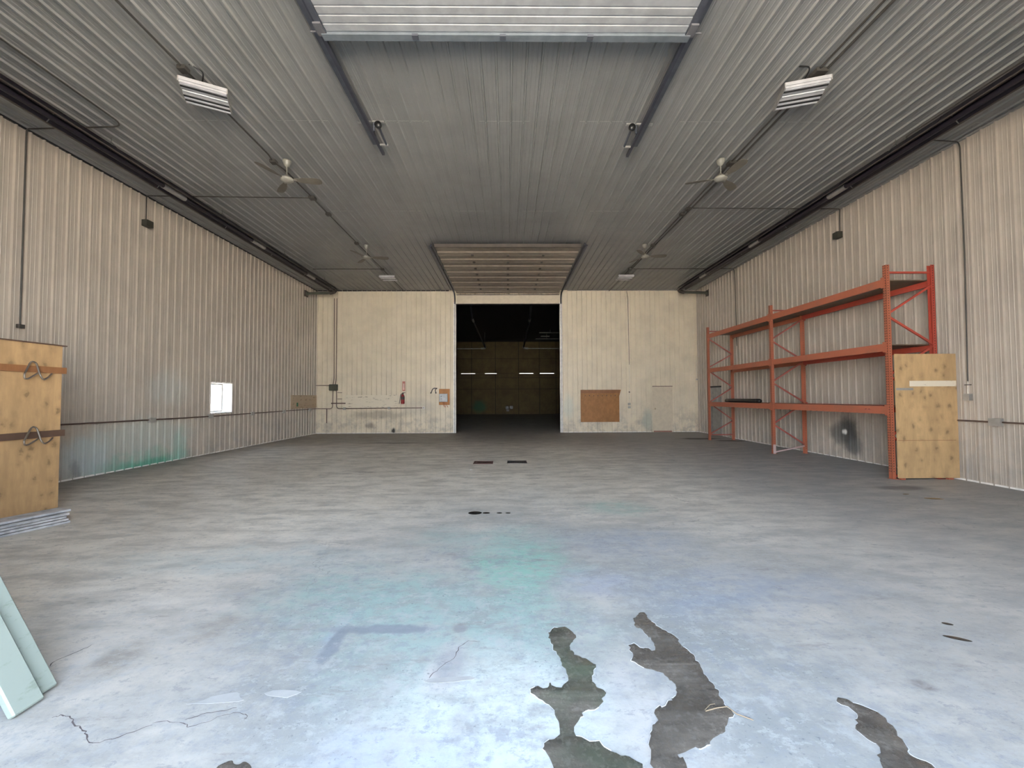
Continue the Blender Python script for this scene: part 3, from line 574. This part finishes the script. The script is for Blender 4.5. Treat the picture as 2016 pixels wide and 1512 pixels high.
obj('top_strip', MB().box(3.38, 5.22, D - .07, D - .06, 1.82, 1.975), 'wood_rail', tb)
for i in range(8): obj('peg', MB().tube([(3.60 + i * .20, D - .06, 1.71 + .015 * (i % 2)), (3.58 + i * .20, D - .085, 1.69)], .018, 6), 'wood_rail_dark', tb)

# ------------------------------------------------------------------ pallet rack
rk = thing('pallet_rack', 'tall orange-red pallet rack with three shelf levels along right wall', 'rack', (8.07, 8.2, 0))
XF, XR = 7.635, 8.545; YS = (8.235, 11.92, 15.72); PW = .038; ZT = 4.28
for yi, y in enumerate(YS):
    for x, mt in ((XF, 'rack_orange' if yi else 'rack_orange'), (XR, 'rack_red' if yi == 0 else 'rack_orange')):
        a = -1 if x == XF else 1
        m = MB()
        m.box(x - PW, x + PW, y - PW, y - PW + .004, 0.006, ZT).box(x - PW, x + PW, y + PW - .004, y + PW, 0.006, ZT)
        m.box(*sorted((x + a * PW, x + a * (PW - .004))), y - PW, y + PW, 0.006, ZT)
        p = obj('post', m, mt, rk)
        hm = MB()
        for q in range(82):
            z = .15 + q * .0508; f = x + a * (PW + .0006)
            for dy in (-.018, .018): hm.add([(f, y + dy - .007, z - .009), (f, y + dy + .007, z - .009), (f, y + dy + .009, z + .009), (f, y + dy - .009, z + .009)], [(0, 1, 2, 3)])
            for dx in (0,): hm.add([(x - .008, y - PW - .0006, z - .009), (x + .008, y - PW - .0006, z - .009), (x + .008, y - PW - .0006, z + .009), (x - .008, y - PW - .0006, z + .009)], [(0, 1, 2, 3)])
        h_ = obj('slot_row', hm, 'rubber_black', p); h_['kind'] = 'stuff'
        obj('foot_plate', MB().box(x - .06, x + .06, y - .08, y + .06, 0, .006), mt, p)
    if yi == 1: obj('post_primer', MB().box(XF - PW - .002, XF + PW + .002, y - PW - .003, y - PW - .001, .0, .26), 'rack_primer', rk)
    lv = [(0, 4.13, 1, 4.13), (0, 3.29, 1, 3.87), (0, 3.25, 1, 2.68), (0, 2.06, 1, 2.65), (0, 2.04, 1, 1.47), (0, .85, 1, 1.45), (0, .84, 1, .25), (0, .04, 1, .22)] if yi < 2 else \
         [(0, 4.13, 1, 4.13), (0, 3.86, 1, 3.26), (0, 2.74, 1, 3.24), (0, 2.62, 1, 2.0), (0, 1.42, 1, 1.98), (0, 1.40, 1, .75), (0, .215, 1, .73), (0, .2, 1, .2)]
    for a, z0, b, z1 in lv:
        p0 = Vector((XF if a == 0 else XR, y, z0)); p1 = Vector((XF if b == 0 else XR, y, z1))
        d = (p1 - p0).normalized(); up = Vector((0, 1, 0)); sd = d.cross(up)
        V = []
        for pt in (p0, p1):
            for cx_, cy_ in ((-1, -1), (1, -1), (1, 1), (-1, 1)): V.append(pt + sd * .019 * cx_ + up * .016 * cy_)
        obj('brace', MB().add(V, [(0, 1, 2, 3), (7, 6, 5, 4), (0, 4, 5, 1), (1, 5, 6, 2), (2, 6, 7, 3), (3, 7, 4, 0)]), 'rack_primer' if (yi == 1 and z0 < .1) else 'rack_brace' if yi else 'rack_red', rk)
LV = ((1.28, 1.44), (2.55, 2.70), (3.855, 4.01))
for bi in range(2):
    y0, y1 = YS[bi] + PW, YS[bi + 1] - PW
    for li, (z0, z1) in enumerate(LV):
        for x, s, mt in ((XF, -1, 'rack_orange'), (XR, 1, 'rack_red' if bi == 0 else 'rack_orange')):
            m = MB().box(x - .022, x + .022, y0, y1, z0, z1 - .035).box(*sorted((x + s * .022, x - s * .004)), y0, y1, z1 - .035, z1)
            b = obj('beam', m, mt, rk)
            for yy in (y0, y1): obj('connector', MB().box(*sorted((x + s * .024, x + s * .045)), yy - .04, yy + .04, z0 - .03, z1 + .03), mt, b)
            if bi == 0 and li == 0 and x == XF: obj('bolt', MB().lathe([(0, -.012), (.018, -.01), (.018, 0)], (XF - .022, y0 + .42, (z0 + z1) / 2), 10, 'x').lathe([(0, -.012), (.018, -.01), (.018, 0)], (XF - .022, y0 + .5, (z0 + z1) / 2), 10, 'x'), 'rack_brace', b)
        n = 3; st = (y1 - y0) / n
        for q in range(n): obj('shelf_board', MB().box(XF - .0, XR + .0, y0 + q * st + .004, y0 + (q + 1) * st - .004, z1 - .034, z1 - .014 + .004 * (q % 2)), 'deck_board', rk)
rl = thing('rubber_roll', 'black rolled rubber lying on the lowest rack shelf', 'roll', (7.9, 13.85, 1.44))
obj('roll', MB().lathe([(0, 12.86), (.05, 12.87), (.068, 12.93), (.07, 14.6), (.068, 14.85), (0, 14.86)], (7.86, 0, 1.44 - .012 + .07), 14, 'y'), 'rubber_black', rl)
obj('end_cap', MB().lathe([(.03, 14.84), (.055, 14.845), (.055, 14.9), (.03, 14.92), (0, 14.92)], (7.86, 0, 1.498), 12, 'y'), 'heater_edge', rl)
obj('strap', MB().lathe([(.0715, 13.0), (.0715, 13.05)], (7.86, 0, 1.498), 14, 'y'), 'hose_dark', rl)
ps = thing('plywood_sheet', 'tan plywood sheet standing against the near end of the rack', 'plywood', (8.26, 8.13, 0))
obj('sheet', MB().box(7.655, 8.872, 8.125, 8.145, .03, 2.475), 'plywood_tan', ps)
obj('pale_strip', MB().box(7.93, 8.86, 8.122, 8.125, 1.83, 1.94), 'board_cream', ps, label='pale unstained strip'); obj('grey_smear', MB().box(7.66, 8.0, 8.122, 8.125, 1.755, 1.80), 'trim_grey', ps, label='grey smear')
obj('seam', MB().box(7.66, 8.82, 8.1235, 8.125, .762, .770), 'wood_rail', ps)
obj('foot_block', MB().box(7.69, 7.77, 8.10, 8.16, 0, .03), 'rack_orange', ps); obj('foot_block', MB().box(8.62, 8.72, 8.10, 8.16, 0, .03), 'rack_orange', ps)

# ------------------------------------------------------------------ left side: plywood bin with hooks, planks, pale boards
pb = thing('plywood_bin', 'tall tan plywood bin with two hook rails at left edge', 'storage bin', (-7.1, 5.7, 0))
XB = -6.70; Y0, Y1 = 4.95, 6.30
obj('side_sheet', MB().box(XB - .018, XB, Y0, Y1, .0, 2.435), 'plywood_bin', pb); obj('side_sheet', MB().box(-7.5, -7.482, Y0, Y1, 0, 2.435), 'plywood_bin', pb)
obj('end_sheet', MB().box(-7.482, XB - .018, Y1 - .018, Y1, 0, 2.435), 'plywood_bin', pb); obj('end_sheet', MB().box(-7.482, XB - .018, Y0, Y0 + .018, 0, 2.435), 'plywood_bin', pb)
obj('top_plate', MB().box(-7.52, XB + .02, Y0 - .03, Y1 + .05, 2.435, 2.452), 'wood_rail_dark', pb)
for zc_, mt in ((2.07, 'wood_rail'), (1.14, 'wood_rail_dark')):
    rl_ = obj('hook_rail', MB().box(XB, XB + .03, Y0 + .02, Y1 + .04, zc_ - .046, zc_ + .046), mt, pb)
    hk = [(-6.665, 6.128, 2.014), (-6.60, 6.02, 1.95), (-6.56, 5.93, 1.915), (-6.56, 5.888, 1.976), (-6.64, 5.904, 2.153), (-6.64, 5.854, 2.178), (-6.64, 5.825, 2.141), (-6.56, 5.693, 1.977), (-6.56, 5.700, 1.922), (-6.58, 5.76, 1.925), (-6.665, 5.96, 2.02)] if zc_ > 2 else \
         [(-6.665, 6.167, 1.078), (-6.60, 6.06, 1.03), (-6.56, 5.964, 1.012), (-6.56, 5.924, 1.059), (-6.64, 5.937, 1.236), (-6.64, 5.889, 1.266), (-6.64, 5.859, 1.228), (-6.56, 5.715, 1.074), (-6.56, 5.725, 1.022), (-6.58, 5.788, 1.02), (-6.665, 5.98, 1.082)]
    obj('bent_hook', MB().tube(fillet(hk, .05, 4), .011, 7), 'hook_steel', rl_)
dirp = Vector((-.188, -.569, 0)).normalized(); per = Vector((-dirp.y, dirp.x, 0)); per = -per if per.x > 0 else per
zz = 0.0
for i in range(5):
    th = .038; a = Vector((-5.83 + random.uniform(-.012, .012) + .014 * i * (i % 2), 5.60 + (.05, .02, .0, .0, .05)[i], 0)); L_ = 2.3; wd = .27
    m = MB(); V = []
    for z in (zz + .0005, zz + th - .008):
        for p in (a, a + per * wd, a + per * wd + dirp * L_, a + dirp * L_): V.append((p.x, p.y, z))
    m.add(V, [(3, 2, 1, 0), (4, 5, 6, 7), (0, 1, 5, 4), (1, 2, 6, 5), (2, 3, 7, 6), (3, 0, 4, 7)])
    o = tag(obj('plank', m, 'plank_weathered', bevel=.005), ('bottom', 'second from bottom', 'middle', 'second from top', 'top')[i] + ' weathered grey plank of the floor stack by the plywood bin', 'plank', 'grey planks stacked on the floor')
    zz += th
bale = thing('wrapped_bale', 'blue-grey plastic-wrapped bundle under the pale boards', 'bundle', (-3.5, 2.1, 0))
m = MB(); prof = [(-2.72, 0), (-2.68, .12), (-2.74, .27), (-2.95, .36), (-3.27, .5), (-3.30, 1.35), (-4.1, 1.38), (-4.15, 0)]
m.prism(prof, 1, 1.7, 2.38); obj('plastic_wrap', m, 'plastic_blue', bale, bevel=.03)
for (yc, wd, x0, lab) in ((2.405, .10, -2.575, 'narrow pale green board leaning at lower left corner, farther one'), (2.275, .145, -2.53, 'wide pale green board leaning at lower left corner, nearer one')):
    up = Vector((-.49, 0, .872)); nv = Vector((.872, 0, .49)); L_ = 1.75; V = []
    for t_ in (0, L_):
        for d_ in (0, -.042):
            for yy in (yc - wd / 2, yc + wd / 2):
                p = Vector((x0, yy, .021)) + up * t_ + nv * d_; V.append((p.x, p.y, p.z))
    tag(obj('board', MB().add(V, [(0, 2, 3, 1), (4, 5, 7, 6), (0, 1, 5, 4), (2, 6, 7, 3), (0, 4, 6, 2), (1, 3, 7, 5)]), 'plank_pale', bevel=.008), lab, 'board', 'pale boards leaning at the left edge')

# ------------------------------------------------------------------ back bay heaters and fittings
def bay_heater(label, x0, x1, xe):
    t = thing('bay_heater', label, 'heater', (x0, 28, 6.9), group='tube heaters in the dark bay')
    obj('heater_tube', MB().tube([(x0 * .9, 24, 7.0), (x0, 28, 6.95), (x1, 36, 6.0)], .06, 8), 'steel_track', t)
    obj('coupling', MB().tube([(x0, 28, 6.95), (x0 + (x1 - x0) * .07, 28.55, 6.885)], .085, 8), 'coupling', t)
    obj('elbow', MB().tube(fillet([(x1, 36, 6.0), (x1 + .02, 36.2, 5.93), (x1 + (xe - x1) * .1, 36.2, 5.9)], .1), .085, 8), 'coupling', t)
    obj('vent_pipe', MB().tube([(x1 + (xe - x1) * .05, 36.2, 5.9), (xe, 36.2, 5.88)], .035, 8), 'galvanised', t)
    obj('hanger_wire', MB().tube([(x0, 28, 6.95), (x0, 28, 7.2)], .01, 5).tube([(x1, 35.5, 6.06), (x1, 35.5, 7.2)], .01, 5), 'steel_track', t)
bay_heater('left tube heater hanging inside the dark doorway', -2.39, -1.97, -5.5); bay_heater('right tube heater hanging inside the dark doorway', 1.50, 1.38, 5.5)
bp = thing('bay_light', 'pale light fixture hanging in the dark bay at right', 'light fixture', (3.3, 34, 6.6)); obj('housing', MB().box(2.6, 5.0, 33.9, 34.1, 6.90, 6.95), 'trim_grey', bp); obj('lens', MB().box(2.7, 3.4, 33.6, 33.9, 6.58, 6.62), 'trim_grey', bp); obj('rail', MB().box(2.3, 5.2, 34, 34.1, 6.42, 6.46), 'trim_grey', bp); obj('hanger_wire', MB().tube([(3.5, 34, 6.95), (3.5, 34, 7.2)], .015, 5).tube([(3.2, 34.0, 6.4), (3.2, 34.0, 6.95)], .015, 5).tube([(3.2, 33.75, 6.6), (3.2, 34.0, 6.9)], .012, 5), 'trim_grey', bp)
ot = thing('outlet_pair', 'two dark outlets low on the far plywood wall', 'outlet', (.14, 40, .6)); obj('outlet_box', MB().box(-.22, .06, 39.93, 40.0, .50, .78), 'rubber_black', ot); obj('outlet_box', MB().box(.18, .46, 39.93, 40.0, .52, .80), 'rubber_black', ot); obj('paper_tag', MB().box(-.15, .1, 39.92, 39.93, .3, .46), 'trim_grey', ot)

# ------------------------------------------------------------------ floor: drains, puddles, oil spots, litter
for x0, y0, mt, lab in ((-.87, 10.33, 'grate_rust', 'rusty floor drain grate, left one of the pair'), (-.02, 10.40, 'grate_dark', 'dark floor drain grate, right one of the pair')):
    t = thing('floor_drain', lab, 'drain', (x0 + .24, y0 + .2, 0), group='floor drains')
    x1, y1 = x0 + .49, y0 + .42
    obj('frame', MB().box(x0, x1, y0, y0 + .03, 0.0005, .008).box(x0, x1, y1 - .03, y1, 0.0005, .008).box(x0, x0 + .03, y0, y1, 0.0005, .008).box(x1 - .03, x1, y0, y1, 0.0005, .008), mt, t)
    obj('pit', MB().box(x0 + .02, x1 - .02, y0 + .02, y1 - .02, .0005, .002), 'rubber_black', t)
    for i in range(9): obj('bar', MB().box(x0 + .05 + i * .046, x0 + .072 + i * .046, y0 + .03, y1 - .03, .002, .007), mt, t)
from mathutils.geometry import tessellate_polygon
from mathutils import noise as nz
def smooth_poly(P, k=1):
    for _ in range(k):
        Q = []
        for i in range(len(P)):
            a, b = P[i], P[(i + 1) % len(P)]; Q += [(a[0] * .75 + b[0] * .25, a[1] * .75 + b[1] * .25), (a[0] * .25 + b[0] * .75, a[1] * .25 + b[1] * .75)]
        P = Q
    return P
def puddle(name, label, cat, P, mat, rim=True, h=.004, jag=.012):
    P = smooth_poly(P, 2) if not rim else smooth_poly(P, 1)
    if rim:
        Q = []
        for i in range(len(P)):
            a, b = Vector(P[i]), Vector(P[(i + 1) % len(P)]); m_ = max(1, int((b - a).length / .016))
            Q += [tuple(a + (b - a) * t / m_) for t in range(m_)]
        P = [(x + .022 * nz.noise(Vector((x * 26, y * 26, 3))) + .010 * nz.noise(Vector((x * 80, y * 80, 7))), y + .022 * nz.noise(Vector((x * 26, y * 26, 11))) + .010 * nz.noise(Vector((x * 80, y * 80, 15)))) for x, y in Q]
    n = len(P)
    area = sum(P[i][0] * P[(i + 1) % n][1] - P[(i + 1) % n][0] * P[i][1] for i in range(n))
    if area < 0: P = P[::-1]
    N = []
    for i in range(n):
        a, b = P[i - 1], P[(i + 1) % n]; d = Vector((b[0] - a[0], b[1] - a[1])).normalized(); N.append((-d.y, d.x))
    ins = [(P[i][0] + N[i][0] * .006, P[i][1] + N[i][1] * .006) for i in range(n)]
    tris = tessellate_polygon([[Vector((q[0], q[1], 0)) for q in ins]])
    V = [(p[0], p[1], .0012) for p in P] + [(p[0], p[1], h) for p in ins]
    fs = [(i, (i + 1) % n, n + (i + 1) % n, n + i) for i in range(n)] + [tuple(n + i for i in t) for t in tris]
    t = thing(name, label, cat, (sum(p[0] for p in P) / n, sum(p[1] for p in P) / n, 0)) if rim else None
    mb = MB().add(V, fs, True)
    if not rim: return tag(obj(name, mb, mat), label, cat)
    obj('water', mb, mat, t)
    m = MB()
    for st in range(0, n, 4):
        if random.random() < .4:
            pts = [(P[(st + q) % n][0] - N[(st + q) % n][0] * .002, P[(st + q) % n][1] - N[(st + q) % n][1] * .002, .002) for q in range(5)]; m.tube(pts, random.uniform(.001, .0025), 5)
    obj('mineral_rim', m, 'puddle_rim', t)['kind'] = 'stuff'
    return t
PUD1 = [(0.282, 2.997), (0.334, 3.025), (0.388, 3.024), (0.438, 2.994), (0.47, 2.928), (0.438, 2.857), (0.391, 2.782), (0.417, 2.725), (0.465, 2.67), (0.516, 2.639), (0.543, 2.587), (0.495, 2.532), (0.476, 2.486), (0.504, 2.409), (0.533, 2.349), (0.498, 2.303), (0.491, 2.254), (0.428, 2.239), (0.372, 2.198), (0.339, 2.139), (0.323, 2.083), (0.353, 2.047), (0.404, 2.046), (0.444, 2.032), (0.451, 1.985), (0.512, 1.96), (0.573, 1.931), (0.605, 1.904), (0.606, 1.859), (0.534, 1.70), (0.26, 1.66), (0.198, 1.897), (0.178, 1.965), (0.153, 2.006), (0.178, 2.04), (0.247, 2.075), (0.262, 2.13), (0.247, 2.2), (0.238, 2.252), (0.178, 2.302), (0.132, 2.355), (0.124, 2.403), (0.153, 2.424), (0.186, 2.402), (0.225, 2.413), (0.241, 2.444), (0.255, 2.413), (0.327, 2.43), (0.351, 2.475), (0.347, 2.542), (0.322, 2.598), (0.322, 2.672), (0.289, 2.719), (0.278, 2.8)]
PUD2 = [(0.972, 3.19), (1.014, 3.234), (1.047, 3.211), (1.033, 3.135), (1.053, 3.063), (1.104, 2.964), (1.141, 2.899), (1.133, 2.828), (1.165, 2.736), (1.171, 2.643), (1.169, 2.577), (1.161, 2.502), (1.175, 2.386), (1.156, 2.316), (1.164, 2.238), (1.164, 2.186), (1.107, 2.147), (1.063, 2.077), (0.992, 2.055), (0.964, 2.012), (0.858, 1.984), (0.796, 1.972), (0.772, 1.948), (0.803, 1.924), (0.797, 1.878), (0.739, 1.70), (0.635, 1.70), (0.64, 1.888), (0.655, 1.982), (0.678, 2.06), (0.712, 2.114), (0.759, 2.162), (0.762, 2.213), (0.781, 2.266), (0.825, 2.254), (0.866, 2.298), (0.939, 2.354), (0.956, 2.44), (0.929, 2.505), (0.872, 2.547), (0.806, 2.569), (0.765, 2.65), (0.784, 2.695), (0.79, 2.775), (0.822, 2.825), (0.847, 2.791), (0.866, 2.757), (0.909, 2.765), (0.937, 2.732), (0.968, 2.806), (0.962, 2.893), (0.945, 2.967), (0.904, 3.045), (0.921, 3.116)]
PUD3 = [(1.768, 2.291), (1.809, 2.292), (1.865, 2.258), (1.913, 2.216), (1.922, 2.168), (1.922, 2.121), (1.894, 2.068), (1.873, 2.01), (1.845, 1.962), (1.834, 1.928), (1.876, 1.924), (1.889, 1.873), (1.872, 1.78), (1.69, 1.75), (1.619, 1.802), (1.656, 1.877), (1.676, 1.949), (1.729, 1.956), (1.739, 2.02), (1.706, 2.054), (1.707, 2.093), (1.774, 2.141), (1.801, 2.208), (1.789, 2.249)]
PUD4 = [(-1.313, 1.918), (-1.288, 1.945), (-1.26, 1.959), (-1.242, 1.936), (-1.213, 1.932), (-1.204, 1.953), (-1.161, 1.931), (-1.14, 1.906), (-1.122, 1.866), (-1.255, 1.84)]
puddle('puddle', 'greenish puddle with narrow neck in the lower middle', 'puddle', PUD1, 'puddle_green'); puddle('puddle', 'long brown puddle curving to right in the lower middle', 'puddle', PUD2, 'puddle_brown')
puddle('puddle', 'small brown puddle at the lower right edge', 'puddle', PUD3, 'puddle_brown'); puddle('puddle', 'small dark puddle at the bottom edge left of centre', 'puddle', PUD4, 'puddle_brown', False)
def spot(label, x, y, rx, ry, a=0):
    n = 14; P = [(x + rx * math.cos(t) * math.cos(a) - ry * math.sin(t) * math.sin(a), y + rx * math.cos(t) * math.sin(a) + ry * math.sin(t) * math.cos(a)) for t in (2 * math.pi * i / n for i in range(n))]
    puddle('wet_spot', label, 'wet spot', P, 'oil_dark', False, .002, .1 * min(rx, ry))
spot('largest of four dark wet spots in a row mid floor', -.475, 5.98, .10, .085); spot('second of four dark wet spots in a row mid floor', -.315, 5.975, .055, .04); spot('third of four dark wet spots in a row mid floor', -.128, 5.97, .04, .028); spot('fourth, rightmost of dark wet spots in a row mid floor', -.005, 5.968, .038, .026)
spot('dark oil spot on the floor below the plywood sheet', 6.80, 6.63, .14, .055, -.2); spot('tiny oil spot left of the larger one below plywood sheet', 6.66, 6.95, .05, .03)
spot('small dark wet spot at right, the farther of two', 3.165, 3.02, .033, .018, -.4); spot('elongated dark wet spot at right, the nearer of two', 3.04, 2.84, .075, .022, -.5)
floor = bpy.data.objects['floor']
def ribbon(name, P, w_, mat, z=.0008):
    P = [Vector((x, y, z)) for x, y in P]; Q = [P[0]]
    for a, b in zip(P, P[1:]):
        for t in (.25, .5, .75): Q.append(a + (b - a) * t + Vector((random.uniform(-.007, .007), random.uniform(-.006, .006), 0)))
        Q.append(b)
    V = []
    for i, p in enumerate(Q):
        d = (Q[min(i + 1, len(Q) - 1)] - Q[max(i - 1, 0)]).normalized(); e = Vector((-d.y, d.x, 0)) * w_ * random.uniform(.3, 1) * (.5 if i in (0, len(Q) - 1) else 1)
        V += [p + e, p - e]
    obj(name, MB().add(V, [(2 * i, 2 * i + 1, 2 * i + 3, 2 * i + 2) for i in range(len(Q) - 1)]), mat, floor)
for P, w_ in (([(-1.81, 2.18), (-1.748, 2.195), (-1.651, 2.177), (-1.614, 2.151), (-1.539, 2.181), (-1.493, 2.224), (-1.423, 2.245), (-1.357, 2.222), (-1.357, 2.194)], .0022), ([(-1.66, 2.199), (-1.604, 2.237), (-1.517, 2.258), (-1.45, 2.28)], .003),
    ([(-2.363, 2.225), (-2.331, 2.242), (-2.28, 2.233), (-2.204, 2.179), (-2.13, 2.145), (-2.071, 2.112), (-2.01, 2.064), (-1.96, 2.063), (-1.9, 2.093), (-1.801, 2.169)], .004), ([(-0.468, 2.497), (-0.425, 2.584), (-0.348, 2.678), (-0.331, 2.798), (-0.273, 2.871), (-0.195, 2.86)], .003), ([(-2.828, 2.642), (-2.851, 2.694), (-2.819, 2.774), (-2.801, 2.823), (-2.787, 2.874)], .004)):
    ribbon('crack', P, w_, 'crack_dark')
for P in ([(-1.762, 2.308), (-1.673, 2.331), (-1.655, 2.355), (-1.586, 2.386), (-1.498, 2.397), (-1.492, 2.365), (-1.441, 2.327), (-1.54, 2.317), (-1.633, 2.312)], [(-1.376, 2.383), (-1.311, 2.414), (-1.158, 2.401), (-1.177, 2.367), (-1.24, 2.349), (-1.301, 2.362)], [(-0.51, 2.469), (-0.457, 2.49), (-0.316, 2.506), (-0.21, 2.514), (-0.189, 2.485), (-0.283, 2.473), (-0.431, 2.447)]):
    Q = smooth_poly(P, 1); Q = [(x + random.uniform(-.006, .006), y + random.uniform(-.004, .004)) for x, y in Q]
    obj('paint_flake', MB().prism(Q[::-1], 2, .0003, .0012), 'flake_white', floor)
tg = thing('twig', 'thin straw twig at the edge of the long brown puddle', 'twig', (1.1, 2.2, 0))
obj('stem', MB().tube([(1.026, 2.212, .006), (1.09, 2.229, .008), (1.154, 2.239, .008), (1.175, 2.189, .007), (1.24, 2.15, .004)], .003, 5), 'twig_tan', tg); obj('side_shoot', MB().tube([(1.026, 2.22, .006), (1.07, 2.255, .008), (1.10, 2.262, .006)], .002, 5), 'twig_tan', tg)
tag(obj('paper_scrap', MB().add([(-.87, 9.45, .001), (-.80, 9.43, .012), (-.79, 9.50, .002), (-.86, 9.51, .014)], [(0, 1, 2), (0, 2, 3)]), 'paper'), 'tiny white scrap on the floor before left drain', 'scrap')
